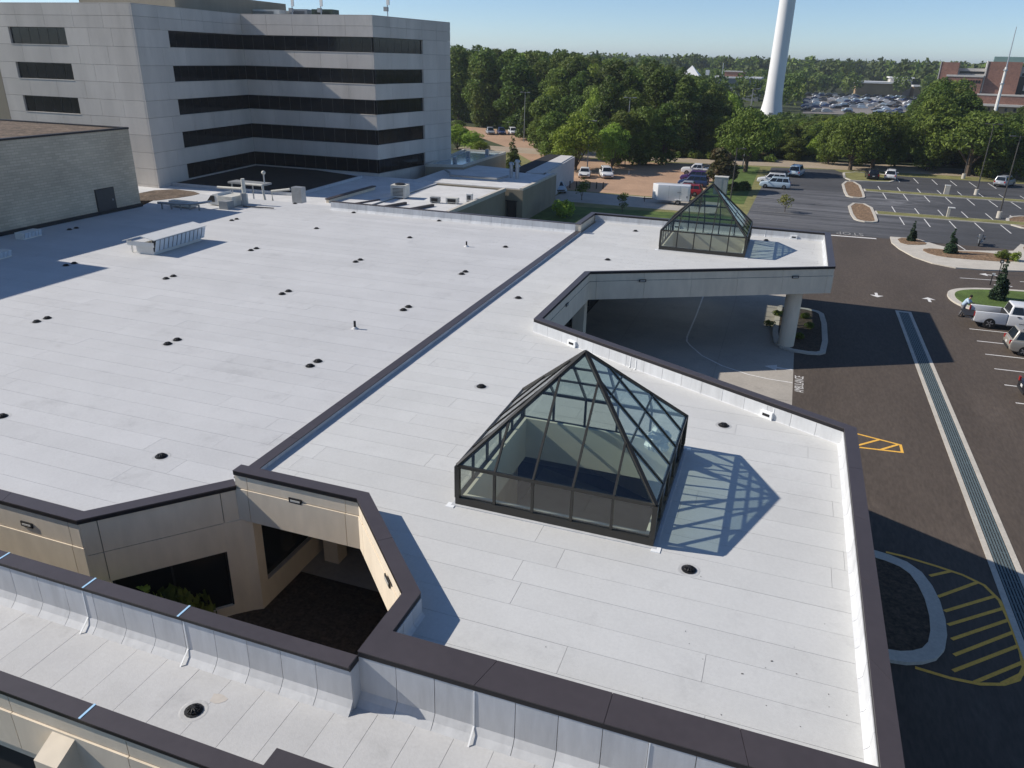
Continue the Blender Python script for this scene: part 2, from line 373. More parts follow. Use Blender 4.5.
def flashing(parent, p0, p1, z0, z1, step=.95, m=flash_m, cant=.14, seals=(), strip=.006):
    """vertical membrane sheets on a parapet's inner face; the face looks to the right of p0->p1"""
    d = Vector((p1[0]-p0[0], p1[1]-p0[1])); L = d.length; d.normalize(); n = Vector((d.y, -d.x)); k = max(1, round(L/step)); w = L/k
    for i in range(k):
        a = i*w+.007; b = (i+1)*w-.007; q = R.random()*.004
        prof = [(-.01,z0), (cant,z0), (cant*.45,z0+cant*.5), (.016+q,z0+cant*1.1), (.012+q,z1), (-.01,z1)]
        vs = []
        for t in (a, b):
            for o, z in prof: vs.append((p0[0]+d.x*t+n.x*o, p0[1]+d.y*t+n.y*o, z))
        m_ = len(prof)
        build(MB().add(vs, [tuple(range(m_)), tuple(range(m_, 2*m_))[::-1]]+[(j, m_+j, m_+(j+1)%m_, (j+1)%m_) for j in range(m_)]), 'flashing_sheet', m, parent)
    for t in seals:
        P = (p0[0]+d.x*t*L, p0[1]+d.y*t*L); mb = MB()
        a = Vector((P[0], P[1], 0)); nn = Vector((n.x, n.y, 0))
        mb.bar(a+nn*.022+Vector((0,0,z1-.02)), a+nn*.03+Vector((0,0,z0+cant*1.1)), .03, .012, up=(nn.x,nn.y,0))
        mb.bar(a+nn*.03+Vector((0,0,z0+cant*1.1)), a+nn*(cant+.09)+Vector((0,0,z0+.006)), .04, .012)
        build(mb, 'sealant_bead', seal_m, parent)

# ------------------------------------------------------------------ ground, roads, lots
LOT[0] = True
def smooth_poly(P, k=2):
    for _ in range(k):
        Q = []
        for i in range(len(P)):
            a, b = P[i], P[(i+1)%len(P)]
            Q += [(a[0]*.75+b[0]*.25, a[1]*.75+b[1]*.25), (a[0]*.25+b[0]*.75, a[1]*.25+b[1]*.75)]
        P = Q
    return P
def surface(name, poly, z, m, parent=None, kind='structure'):
    return build(MB().sheet(poly, z), name, m, parent, kind=None if parent else kind)
N = 48
ground = build(MB().sheet([(9000*math.cos(2*math.pi*i/N), 9000*math.sin(2*math.pi*i/N)) for i in range(N)], 0), 'ground', forest_floor, kind='structure')
lawn_all = surface('verge', [(-62,20),(60,20),(60,158),(-20,158),(-62,150)], .004, dry_grass)
road = surface('drive_road', [(-14,-14),(60,-14),(60,93.4),(-14,93.4)], .008, asphalt_new)
lot = surface('parking_lot', [(-4.2,93.4),(60,93.4),(60,152.5),(9,152.5),(8,156),(-3,153.5)], .008, asphalt_old)
surface('drop_off_drive', [(-12.6,30),(2.2,30),(2.2,66),(-12.6,66)], .012, conc_drive)
surface('tan_parking_lot', [(-32,109.5),(-12.4,109.5),(-11.4,120),(-11.2,153),(-28,148),(-45,150),(-54,172),(-58,186),(-62,196),(-92,205),(-96,198),(-72,178),(-58,160),(-46,140),(-36,127)], .016, tan_lot)
surface('far_road', [(-66,150),(-27,150.5),(-13,153.2),(4,156.2),(45,159.2),(120,166),(120,176),(42,171),(8,169.5),(-14,164.5),(-27,160.5),(-66,160)], .020, tan_road)
surface('service_drive', [(-30,100),(-8,100),(-8,108.8),(-30,108.8)], .012, conc_drive)
surface('shaded_lawn', [(-31,66),(-5,66),(-5,99),(-13,98.5),(-31,96)], .012, grass_m)
surface('lot_verge', [(-11,109),(-5,109),(-5,152),(-10.8,153)], .016, grass_m)

def strip(mb, pts, w, z):
    for a, b in zip(pts, pts[1:]):
        d = Vector((b[0]-a[0], b[1]-a[1])).normalized(); n = Vector((-d.y, d.x))*w/2; e = d*w*.3
        mb.sheet([(a[0]-n.x-e.x,a[1]-n.y-e.y),(b[0]-n.x+e.x,b[1]-n.y+e.y),(b[0]+n.x+e.x,b[1]+n.y+e.y),(a[0]+n.x-e.x,a[1]+n.y-e.y)], z)
    return mb
def line(parent, name, pts, w, m=paint_w, z=.017):
    mb = MB()
    if len(pts) == 2: strip(mb, pts, w, z)
    else:
        L = miter(pts, w/2); Q = miter(pts, -w/2)
        for i in range(len(pts)-1): mb.sheet([L[i], Q[i], Q[i+1], L[i+1]], z)
    return build(mb, name, m, parent)
for k in range(7): line(road, 'stall_line', [(14.35, 61.2-2.82*k), (19.6, 61.45-2.82*k)], .12)
for k in range(6): line(lot, 'stall_line', [(17.8+2.85*k, 144.0), (17.8+2.85*k, 150.4)], .12)
for k in range(10):
    X = 13.95+2.85*k
    line(lot, 'stall_line', [(X, 132.4), (X, 137.0)], .12); line(lot, 'stall_line', [(X+.1, 123.7), (X+.1, 129.6)], .12)
    line(lot, 'stall_line', [(X+.2, 112.0), (X+.2, 116.9)], .12); line(lot, 'stall_line', [(X+.35, 103.2), (X+.35, 108.7)], .12)
paint_worn = mat('worn road paint', (.30,.29,.27), .8, .3, 3, fine=.4, fscale=9)
for k in range(8): line(lot, 'stall_line', [(-3.8, 99.0+2.85*k), (1.2, 99.0+2.85*k)], .11, paint_worn)
line(lot, 'stall_line', [(18.9, 90.9), (18.4, 94.5)], .12)
line(road, 'stop_line', [(5.6, 92.5), (10.25, 92.75)], .45)
line(road, 'lane_line', [(16.3, 77.5), (19.6, 78.0)], .14); line(road, 'lane_line', [(21.3, 78.4), (25, 79)], .14)
def arrow(parent, x, y, rz, L=1.9, m=paint_w, z=.017):
    P = [(-.09,-L/2),(.09,-L/2),(.09,.1),(.42,.1),(0,L/2),(-.42,.1),(-.09,.1)]; P = [(a*1.25, b) for a, b in P]
    c, s_ = math.cos(rz), math.sin(rz)
    return build(MB().add([(x+a*c-b*s_, y+a*s_+b*c, z) for a, b in P], [(0,1,2,6),(6,2,3,4),(6,4,5)]), 'arrow_marking', m, parent)
paint_worn = mat('worn road paint', (.30,.29,.27), .8, .3, 3, fine=.4, fscale=9)
arrow(road, 8.55, 68.1, math.pi, 1.4); arrow(road, 12.55, 68.4, 0, 1.4); arrow(road, 19.0, 79.9, math.pi/2, 1.5); arrow(road, 19.5, 76.1, -math.pi/2, 1.5)
drive = bpy.data.objects['drop_off_drive']
arrow(drive, 1.3, 47.4, math.pi/2, 1.7, z=.021)
line(drive, 'lane_line', [(-5.05,65.5),(-5.02,63.37),(-4.97,61.5),(-4.87,56.14),(-4.86,51.05),(-4.75,50.1),(-4.44,49.39),(-3.47,47.73),(-2.05,46.37),(-.39,45.51),(.8,45.25),(2.17,45.19)], .11, z=.021)
conc_kerb2 = mat('joint filler', (.24,.22,.19), .9, .1, 2)
for y in (34.5, 38.5, 42.3, 50, 54, 58): line(drive, 'control_joint', [(-12.5, y), (2.15, y)], .018, conc_kerb2, .0205)
for x in (-9, -2.4): line(drive, 'control_joint', [(x, 30), (x, 65.9)], .018, conc_kerb2, .0206)
paint_worn = mat('worn road paint', (.30,.29,.27), .8, .3, 3, fine=.4, fscale=9)
def text_marking(s, x, y, rz, length, height, z, parent):
    cu = bpy.data.curves.new('lettering', 'FONT'); cu.body = s; cu.size = 1; cu.resolution_u = 2
    o = bpy.data.objects.new('lettering', cu); C.objects.link(o); bpy.context.view_layer.update()
    me = bpy.data.meshes.new_from_object(o); C.objects.unlink(o); bpy.data.objects.remove(o)
    vs = [v.co.copy() for v in me.vertices]; x0 = min(v.x for v in vs); x1 = max(v.x for v in vs); y0 = min(v.y for v in vs); y1 = max(v.y for v in vs)
    c, s_ = math.cos(rz), math.sin(rz)
    for v in me.vertices:
        a = ((v.co.x-x0)/(x1-x0)-.5)*length; b = ((v.co.y-y0)/(y1-y0)-.5)*height
        v.co = G(x+a*c-b*s_, y+a*s_+b*c, z)
    me.materials.append(paint_worn if s == 'STOP' else paint_w); ob = bpy.data.objects.new('lettering', me); C.objects.link(ob); ob.parent = parent; return ob
text_marking('AMBULANCE', 2.55, 45.15, math.pi/2, 2.65, .52, .018, road)
text_marking('STOP', 7.7, 94.3, math.pi, 2.9, 1.7, .0185, lot)
# yellow hatching
line(road, 'hatch_line', [(3.6,39.6),(5.5,39.25),(7.45,38.75),(7.45,37.9),(5.4,37.65),(3.6,37.5)], .13, paint_y)
for a, b in (((4.2,37.7),(5.3,39.2)), ((5.3,37.75),(6.45,38.95)), ((6.5,37.85),(7.3,38.7))): line(road, 'hatch_line', [a, b], .13, paint_y, .0175)
line(road, 'hatch_line', [(5.9,28.42),(6.5,28.38),(7.6,28.15),(8.5,27.9),(9.15,27.5),(9.5,26.7),(9.58,25.4),(9.58,24.0),(9.5,23.2),(9.2,22.55),(8.7,22.15),(8.0,21.9),(7.2,21.85),(6.2,21.95)], .13, paint_y)
for a, b in (((7.35,27.4),(8.1,27.98)), ((7.45,26.15),(8.95,27.6)), ((7.55,25.35),(9.42,26.95)), ((7.55,24.6),(9.5,26.25)), ((7.55,23.85),(9.52,25.6)), ((7.5,23.05),(9.53,24.95)), ((7.35,22.25),(9.53,24.25)), ((7.9,21.95),(9.5,23.45)), ((8.7,22.2),(9.35,22.85))):
    line(road, 'hatch_line', [a, b], .13, paint_y, .0175)
# trench drain with grates
td = thing('trench_drain', 'long grated trench drain with pale concrete borders running across the brown asphalt', 'drain', G(10.15, 30))
build(MB().prism([(9.58,-8),(9.8,-8),(9.8,63.6),(9.58,63.6)], -.1, .03), 'concrete_border', conc_kerb, td)
build(MB().prism([(10.5,-8),(10.72,-8),(10.72,63.6),(10.5,63.6)], -.1, .03), 'concrete_border', conc_kerb, td)
build(MB().prism([(9.58,63.6),(10.72,63.6),(10.72,63.95),(9.58,63.95)], -.1, .03), 'concrete_border', conc_kerb, td)
build(MB().prism([(9.8,-8),(10.5,-8),(10.5,63.6),(9.8,63.6)], -.1, .012), 'channel', dark_wall, td)
grate = mat('grey green grate', (.15,.19,.19), .5, .15, 4, metal=.3)
gm = None
for k in range(49):
    y = 16+k*.9723
    if gm is None:
        mb = MB()
        for j in range(6): mb.box((-.29+j*.116, .49, .02), (.062, .97, .016))
        mb.box((0,.012,.018), (.66,.03,.016)); mb.box((0,.49,.017), (.66,.025,.012))
        LOT[0] = False; gm = build(mb, 'grate_panel', grate, None); LOT[0] = True; o = gm
    else:
        o = gm.copy(); C.objects.link(o)
    o.parent = td; o.location = (0, (y-30)*GS, 0)

def island(poly, fill, kerb_w=.35, h=.13, name='kerb', fill_name='planting_bed', fill_h=.1, z0=0.0):
    n = len(poly); a = sum(poly[i][0]*poly[(i+1)%n][1]-poly[(i+1)%n][0]*poly[i][1] for i in range(n))
    if a < 0: poly = poly[::-1]
    P = [poly[-1]]+poly+[poly[0]]; inn = miter(P, kerb_w)[1:-1]; mb = MB()
    for i in range(n):
        j = (i+1)%n; mb.prism([poly[i], poly[j], inn[j], inn[i]], z0, h)
    build(mb, name, conc_kerb, kind='structure'); build(MB().prism(inn, z0, fill_h), fill_name, fill, kind='structure')
sp = smooth_poly
island(sp([(8.4,124),(9,122.4),(10.8,122.2),(11.3,124),(11.3,140),(8.5,140)],1), mulch)
island(sp([(8.4,104.5),(9.3,102.6),(11.2,102.8),(11.5,105),(11.5,117.2),(8.4,117)],1), mulch)
island(sp([(9,141.5),(13,141.5),(17.2,143),(18,152.6),(9.3,154.6)],1), dry_grass, fill_name='verge_bed')
island([(11.5,129.7),(50,129.7),(50,132.2),(11.5,132.2)], dry_grass, .2, .12, fill_name='grass_median', fill_h=.14)
island([(11.6,109.0),(29,109.0),(29,111.6),(11.6,111.6)], dry_grass, .2, .12, fill_name='grass_median', fill_h=.14)
island(sp([(26,107),(34,105.5),(36,116),(28,117.5)],2), mulch)
walk = [(11.9,94.2),(11.75,91),(12.2,88),(13.2,84.6),(14.6,82.4),(16.5,81.3),(19,81.6),(22.5,82.7),(50,87),(50,95.5),(27,94.5),(25.2,96.5),(23.6,92.2),(21.5,91.2),(18.2,89.9),(16.3,91.8),(14.6,94.5)]
build(MB().prism(walk, 0, .12), 'pavement', conc_kerb, kind='structure')
build(MB().prism(sp([(12.5,93.9),(14.6,94.2),(15.4,92.2),(15,91.0),(12.7,90.2)],1), .1, .15), 'planting_bed', mulch, kind='structure')
build(MB().prism(sp([(14.3,88.5),(15.0,86.2),(17,85.4),(23.1,86.2),(22.4,89.2),(20.5,90.0),(17.7,89.2),(15.5,89.6)],1), .1, .15), 'planting_bed', mulch, kind='structure')
build(MB().prism(sp([(25.2,95.6),(24.6,92),(25.5,88.2),(50,90),(50,95)],1), .1, .15), 'planting_bed', mulch, kind='structure')
island(sp([(14.0,69.8),(14.6,72.4),(17,74),(22,74.9),(45,77.5),(45,66.5),(20,65.3),(16.5,65.6),(14.6,67.2)],2), grass_m, .55, .14, fill_name='lawn_island', fill_h=.16)
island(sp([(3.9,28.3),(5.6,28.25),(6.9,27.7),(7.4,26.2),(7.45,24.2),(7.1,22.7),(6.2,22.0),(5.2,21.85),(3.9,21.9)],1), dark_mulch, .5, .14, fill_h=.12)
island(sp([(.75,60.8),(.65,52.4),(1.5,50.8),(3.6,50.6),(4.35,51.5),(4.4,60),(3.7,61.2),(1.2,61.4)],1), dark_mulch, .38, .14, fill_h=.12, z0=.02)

LOT[0] = False
# ------------------------------------------------------------------ entrance wing (two skylights, canopy)
ZR, ZW = 4.75, 5.44
wing = thing('entrance_wing', 'low flat roofed wing carrying both glass pyramids, its canopy over the drop off drive', 'building', (-5, 25, 0))
SK1 = (-8.15, 18.48, -2.0, 24.85); SK2 = (-8.15, 56.0, -2.0, 62.4)
W1 = [(-14.88,17.0),(-10.45,17.0),(-7.0,13.5),(-7.0,11.9),(3.5,11.9),(3.5,27.4),(-10.75,34.95),(-14.88,34.95)]
W2 = [(-14.88,34.95),(-10.75,34.95),(-10.75,45.3),(-14.88,45.3)]
W3 = [(-14.88,45.3),(-10.75,45.3),(3.6,53.3),(3.6,64.6),(-14.88,64.6)]
def inset(h, d): return (h[0]+d, h[1]+d, h[2]-d, h[3]-d)
mb = MB()
for P in (W1, W2, W3):
    rs = [(-20, 5, 8, 70)]
    for h in (SK1, SK2): rs = [q for r in rs for q in minus(r, inset(h, .25))]
    for r in rs:
        Q = clip_rect(P, *r)
        if Q: mb.prism(Q, ZR-.22, ZR-.012)
build(mb, 'roof_deck', deck_m, wing)
roof_sheets(wing, (W1, W2, W3), ZR, .93, 8.5, holes=(inset(SK1,.1), inset(SK2,.1)), seed=3)
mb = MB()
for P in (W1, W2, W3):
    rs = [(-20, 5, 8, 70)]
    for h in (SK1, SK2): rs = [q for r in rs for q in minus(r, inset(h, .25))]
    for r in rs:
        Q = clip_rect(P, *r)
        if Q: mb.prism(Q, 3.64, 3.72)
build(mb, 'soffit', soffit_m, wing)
OUT = [(-14.97,16.72),(-10.55,16.72),(-7.32,13.36),(-7.32,11.22),(3.77,11.22),(3.77,27.62),(-10.62,35.14),(-10.62,45.12),(3.90,53.2),(3.90,64.88),(-15.5,64.88),(-15.5,59.4)]
CW = [.42,.42,.42,.84,.43,.40,.36,.16,.44,.42,.42]
ribbon(wing, 'coping_piece', coping_m, OUT, 0, CW, ZW-.03, ZW, 3.0, gap=.012)
ribbon(wing, 'coping_drip_edge', coping_edge, OUT, .006, [w-.006 for w in CW], ZW-.16, ZW-.03, 60)
ribbon(wing, 'parapet_core', fascia_m, OUT, .09, [w-.05 for w in CW], ZR-.22, ZW-.16, 60)
FA = OUT[:3]+[OUT[3]]
for path in ([OUT[0], OUT[1], OUT[2], (-7.32,11.75)], OUT[4:]):
    ribbon(wing, 'fascia_panel', fascia_m, path, .045, .085, 4.815, ZW-.163, 3.6, gap=.022, first=.45)
    ribbon(wing, 'fascia_panel', fascia_m, path, .008, .085, 3.63, 4.79, 3.6, gap=.022, first=.45)
    ribbon(wing, 'fascia_reveal', conc_joint, path, .07, .084, 4.79, 4.815, 60)
    ribbon(wing, 'fascia_back', fascia_m, path, .09, .32, 3.63, ZR-.23, 60)
IN = miter(OUT, CW)
b, c_, d_, e_, f_, n_, h_, i_, j_, k_ = IN[1:11]
flashing(wing, (n_[0], n_[1]), (f_[0], f_[1]), ZR, ZW-.165, 1.0, cant=.05, seals=(.39, .41, .83))
flashing(wing, (f_[0], f_[1]), (e_[0], e_[1]), ZR, ZW-.165, 1.0, cant=.12)
flashing(wing, (k_[0], k_[1]), (j_[0], j_[1]), ZR, ZW-.165, 1.0, seals=(.62,.70,.76))
flashing(wing, (j_[0], j_[1]), (i_[0], i_[1]), ZR, ZW-.165, 1.0)
flashing(wing, (d_[0], d_[1]), (c_[0], c_[1]), ZR, ZW-.165, .5, cant=.12)
flashing(wing, (h_[0], h_[1]), (n_[0], n_[1]), ZR, ZW-.165, 1.0, cant=.06)
build(MB().prism([(-15.47,59.37),(-15.06,59.37),(-15.06,59.395),(-15.47,59.395)], 3.0, ZW-.17), 'flashing_sheet', flash_m, wing)
# canopy column and piers, glazed ground floor behind
build(MB().lathe([(.53,-.6),(.53,3.66)], 24, (1.68,53.3,0)), 'canopy_column', fascia_m, wing, smooth=False)
build(MB().box((-11.35,46.0,1.55),(.75,.75,4.2)), 'pier', fascia_m, wing)
build(MB().box((-11.35,36.2,1.55),(.75,.75,4.2)), 'pier', fascia_m, wing)
mb = MB(); mb.prism([(-13.2,33.6),(-13,33.6),(-13,64.6),(-13.2,64.6)], -.6, 3.64); build(mb, 'glazed_wall', win_dark, wing)
for k in range(12): build(MB().box((-12.97, 34.5+k*2.6, 1.82),(.08,.09,3.62)), 'mullion', bronze, wing)
ribbon(wing, 'wall', fascia_m, [(2.7,12.4),(2.7,26.6),(-13.1,34.8)], 0, .25, -.6, 3.64, 60)
build(MB().box((-13.85,20.25,1.82),(.6,.6,3.64)), 'pier', fascia_m, wing)
build(MB().prism([(-15.3,26),(-8.7,26),(-8.7,26.2),(-15.3,26.2)], -.6, 3.64), 'wall', fascia_m, wing)
build(MB().prism([(-5.4,12.2),(-5.2,12.2),(-5.2,18.4),(-5.4,18.4)], -.6, 3.64), 'wall', fascia_m, wing)
build(MB().prism([(-8.8,18.2),(-5.2,18.2),(-5.2,18.4),(-8.8,18.4)], -.6, 3.64), 'wall', fascia_m, wing); build(MB().prism([(-8.9,18.2),(-8.7,18.2),(-8.7,26),(-8.9,26)], -.6, 3.64), 'wall', fascia_m, wing)
build(MB().sheet([(-8.7,18.4),(2.6,18.4),(2.6,26.5),(-8.7,30)], -.1), 'lobby_floor', mat('lobby floor', (.42,.43,.44), .4, .1, 1), wing)
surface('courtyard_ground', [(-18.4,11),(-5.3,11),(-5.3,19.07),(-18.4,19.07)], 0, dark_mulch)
surface('covered_walk', [(-15.3,19.07),(-5.3,19.07),(-5.3,26),(-15.3,26)], .03, conc_drive)
# wall lights (parts of the walls they are set into)
def wall_light(parent, x, y, z, nx, ny):
    a = math.atan2(ny, nx)+math.pi/2
    o = build(MB().box((0,-.018,0),(.46,.036,.17)), 'wall_light', black_m, None, obj_space=True)
    o.location = (x-wloc(parent).x, y-wloc(parent).y, z-wloc(parent).z); o.rotation_euler = (0,0,a); o.parent = parent
    l_ = build(MB().box((0,-.040,-.005),(.34,.012,.06)), 'lamp_lens', light_lens, None, obj_space=True); l_.parent = o
wall_light(wing, -12.75, 16.76, 4.82, 0, -1)
wall_light(wing, -8.28, 14.36, 4.80, -.72, -.69)
wall_light(wing, -10.62, 39.9, 4.8, 1, 0)
wall_light(wing, -7.6, 46.75, 4.8, .48, -.88); wall_light(wing, 1.5, 51.85, 4.8, .48, -.88)
# scuppers through the parapets
def scupper(x, y, ang):
    o = build(MB().box((0,-.05,.16),(.5,.16,.3)), 'scupper', seal_m, None, obj_space=True); o.location = (x-wloc(wing).x, y-wloc(wing).y, ZR); o.rotation_euler = (0,0,ang); o.parent = wing
    q = build(MB().box((0,-.132,.17),(.3,.012,.11)), 'scupper_opening', black_m, None, obj_space=True); q.parent = o
da = math.atan2(f_[1]-n_[1], f_[0]-n_[0])
def on(p, q, t): return p[0]+(q[0]-p[0])*t, p[1]+(q[1]-p[1])*t
for t in (.17, .815): scupper(*on(n_, f_, t), da)
for t in (.38, .88): scupper(*on(k_, j_, t), 0)

# ------------------------------------------------------------------ pyramid skylights
def skylight(h, zb, zk, za, label, floor_z, shaft_z):
    x0, y0, x1, y1 = h; cx, cy = (x0+x1)/2, (y0+y1)/2
    s = thing('pyramid_skylight', label, 'skylight', (cx, cy, zb), 'glass pyramid skylights on the entrance wing')
    loop = [(x0,y0),(x1,y0),(x1,y1),(x0,y1),(x0,y0)]
    zc = zb+.27
    K = [(x0,y0),(x1,y0),(x1,y1),(x0,y1)]
    mb = MB()
    for i in range(4):
        a, b = K[i], K[(i+1)%4]; A = (a[0]+(cx-a[0])*.07, a[1]+(cy-a[1])*.07); B = (b[0]+(cx-b[0])*.07, b[1]+(cy-b[1])*.07)
        mb.prism([a, b, B, A], zb-.05, zc)
    build(mb, 'curb', bronze, s)
    mb = MB()
    for i in range(4):
        a, b = K[i], K[(i+1)%4]; o = .10
        sx = lambda p: (p[0]+(-o if p[0] < cx else o), p[1]+(-o if p[1] < cy else o))
        mb.prism([sx(a), sx(b), b, a], zb-.02, zb+.035)
    build(mb, 'base_flashing', flash_m, s)
    for p in K: build(MB().box((p[0]+(.1 if p[0] > cx else -.1), p[1]+(.1 if p[1] > cy else -.1), zb+.012),(.26,.26,.035)), 'sealant_patch', seal_m, s)
    apex = Vector((cx, cy, za)); nb = 5; ins = .06
    C4 = [(x0+ins,y0+ins),(x1-ins,y0+ins),(x1-ins,y1-ins),(x0+ins,y1-ins)]
    mid = lambda a, b, t: Vector((a[0]+(b[0]-a[0])*t, a[1]+(b[1]-a[1])*t, 0))
    for i in range(4):
        a, b = C4[i], C4[(i+1)%4]
        build(MB().box((a[0],a[1],(zc+zk)/2),(.15,.15,zk-zc)), 'corner_post', bronze, s)
        build(MB().bar((a[0],a[1],zk), (b[0],b[1],zk), .10, .09), 'eave_rail', bronze, s)
        A3, B3 = Vector((*a, zk)), Vector((*b, zk)); nrm = (B3-A3).cross(apex-A3).normalized()
        build(MB().bar(A3, apex, .11, .13, up=(0,0,1)), 'hip_rafter', bronze, s)
        top = lambda t: A3.lerp(apex, 2*t) if t <= .5 else B3.lerp(apex, 2*(1-t))
        for k in range(1, nb):
            p = mid(a, b, k/nb)
            build(MB().box((p.x,p.y,(zc+zk)/2),(.08,.08,zk-zc)), 'post', bronze, s)
            build(MB().bar((p.x,p.y,zk), top(k/nb), .06, .10, up=nrm), 'rafter', bronze, s)
        if i in (1, 2):
            for t in (.36, .66): build(MB().bar(A3.lerp(apex, t), B3.lerp(apex, t), .05, .07, up=nrm), 'purlin', bronze, s)
        for k in range(nb):
            p, q = mid(a, b, k/nb), mid(a, b, (k+1)/nb)
            build(MB().quad((p.x,p.y,zc),(q.x,q.y,zc),(q.x,q.y,zk),(p.x,p.y,zk)), 'glass_pane', skylight_glass2, s)
            t0, t1 = k/nb, (k+1)/nb; pts = [(p.x,p.y,zk),(q.x,q.y,zk)]
            if t1 < .999: pts.append(top(t1))
            if t0 < .5 < t1: pts.append(apex)
            if t0 > .001: pts.append(top(t0))
            pts = [Vector(v)+nrm*.02 for v in pts]
            build(MB().quad(*pts), 'glass_pane', skylight_glass, s)
    mb = MB(); g = .28
    I = [(x0+g,y0+g),(x1-g,y0+g),(x1-g,y1-g),(x0+g,y1-g)]; I2 = [(x0+g-.1,y0+g-.1),(x1-g+.1,y0+g-.1),(x1-g+.1,y1-g+.1),(x0+g-.1,y1-g+.1)]
    for i in range(4): mb.prism([I[i], I[(i+1)%4], I2[(i+1)%4], I2[i]], shaft_z, zc+.02)
    build(mb, 'shaft_lining', beige_inner, s)
    if floor_z is not None: build(MB().prism(I2, floor_z-.06, floor_z), 'laylight', membrane_old, s)
    return s
sk1 = skylight(SK1, ZR, 6.1, 9.15, 'larger looking nearer glass pyramid skylight with dark bronze bars, casting a lattice shadow', None, 3.4)
sk2 = skylight(SK2, ZR, 6.2, 9.3, 'farther glass pyramid skylight standing on the canopy roof beside the car park', None, 3.62)
mb = MB()  # white lumps added in place of a patch of sun glare inside the pyramid
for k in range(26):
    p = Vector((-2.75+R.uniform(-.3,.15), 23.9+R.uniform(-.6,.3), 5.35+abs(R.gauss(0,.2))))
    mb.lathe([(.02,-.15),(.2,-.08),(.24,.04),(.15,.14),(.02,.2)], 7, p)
setp(build(mb, 'glare_lumps', white_metal, loc=(-2.8,24.1,4.9)), 'white lumps standing in for sun glare in the far right corner of the nearer pyramid', 'glare stand-in')

# ------------------------------------------------------------------ main block
main = thing('main_block', 'broad low block with a huge pale flat roof dotted with paired drains', 'building', (-30, 35, 0))
MP = [(-15.3,16.9),(-17.95,13.75),(-44,13.75),(-53.5,20),(-53.5,53.2),(-56.5,60.4),(-37.8,60.4),(-37.8,58.9),(-15.3,58.9)]
build(MB().prism(MP, ZR-.3, ZR-.012), 'roof_deck', deck_m, main)
membrane_main = mat('broad roof membrane', (.525,.525,.52), .75, .05, .35, .15, 30, fine=.035, fscale=14, spots=.14, objvar=.03)  # darker copy of the wing membrane; its duller sheen is put into the colour
smudge(membrane_main, .22, 1.03, .90); smudge(membrane_main, 1.1, 1.0, .88, (1,1,1), .60, .74)
roof_sheets(main, (MP,), ZR, .98, 13.0, seed=5, m=membrane_main)
MO = [(-44,13.42),(-17.9,13.42),(-14.92,16.73)]
ribbon(main, 'coping_piece', coping_m, MO, 0, .46, 4.86, 4.9, 3.0, gap=.012)
ribbon(main, 'coping_drip_edge', coping_edge, MO, .006, .45, 4.74, 4.86, 60)
for z0, z1, o in ((3.92,4.735,.05),(2.56,3.895,.015)):
    ribbon(main, 'fascia_panel', fascia_m, [MO[0], MO[1]], o, .14, z0, z1, 3.6, gap=.022, first=.45)
for z0, z1, o in ((3.62,4.735,.05),(2.54,3.60,.04)):
    ribbon(main, 'fascia_panel', fascia_m, [MO[1], MO[2]], o, .14, z0, z1, 3.2, gap=.022, first=.5)
ribbon(main, 'wall_core', conc_joint, MO, .14, .4, 2.54, 4.735, 60)
ribbon(main, 'wall', fascia_m, [MO[0], MO[1]], .03, .3, 0, 2.54, 60)
u = Vector((MO[2][0]-MO[1][0], MO[2][1]-MO[1][1])); UL = u.length; u.normalize(); nn = Vector((-u.y, u.x))
def wp(t, o): return (MO[1][0]+u.x*t+nn.x*o, MO[1][1]+u.y*t+nn.y*o)
build(MB().prism([wp(0,.04), wp(.55,.04), wp(.55,.35), wp(0,.35)], 0, 2.54), 'wall_pier', fascia_m, main)
build(MB().prism([wp(.55,.04), wp(UL-.55,.04), wp(UL-.55,.35), wp(.55,.35)], 0, .38), 'sill_panel', fascia_m, main)
w_ = build(MB().prism([wp(.55,.16), wp(UL-.55,.16), wp(UL-.55,.2), wp(.55,.2)], .38, 2.54), 'window', win_dark, main)
for t in (.55+.03, .55+(UL-1.1)/2, UL-.58): build(MB().prism([wp(t-.03,.1), wp(t+.03,.1), wp(t+.03,.155), wp(t-.03,.155)], .38, 2.54), 'frame', black_m, w_)
build(MB().prism([wp(UL-.55,.04), wp(UL,-.02), (-14.62,16.9), (-14.62,17.3), wp(UL-.55,.6)], 0, 3.62), 'corner_pier', fascia_m, main)
build(MB().prism([(-14.95,17.3),(-14.62,17.3),(-14.62,25.9),(-14.95,25.9)], 0, .92), 'sill_wall', fascia_m, main)
build(MB().prism([(-14.9,17.3),(-14.8,17.3),(-14.8,25.9),(-14.9,25.9)], .92, 3.63), 'window', win_dark, main)
DV = [(-15.30,17.1),(-15.30,59.2)]
ribbon(main, 'coping_piece', coping_m, [DV[1], DV[0]], 0, .42, 4.90, 4.935, 3.0, gap=.012)
ribbon(main, 'divider_upstand', flash_m, [DV[1], DV[0]], .03, .39, 4.6, 4.9, 60)
flashing(main, (-14.91,17.3), (-14.91,59.0), ZR, 4.895, 1.0, cant=.04)
BP = [(-14.9,58.92),(-37.8,58.92)]
ribbon(main, 'coping_piece', coping_m, BP, -.36, 0, 5.45, 5.49, 3.0, gap=.012)
ribbon(main, 'parapet_core', fascia_m, BP, -.32, -.03, 3.0, 5.45, 60)
flashing(main, (-37.8,58.93), (-15.32,58.93), ZR, 5.44, .9, cant=.2)
build(MB().prism([(-37.79,58.95),(-37.81,58.95),(-37.81,59.27),(-37.79,59.27)], 3, 5.44), 'parapet_end', flash_m, main)
build(MB().prism([(-56.5,60.3),(-37.8,60.3),(-37.8,60.55),(-56.5,60.55)], -.6, 4.72), 'wall', tan_wall, main)
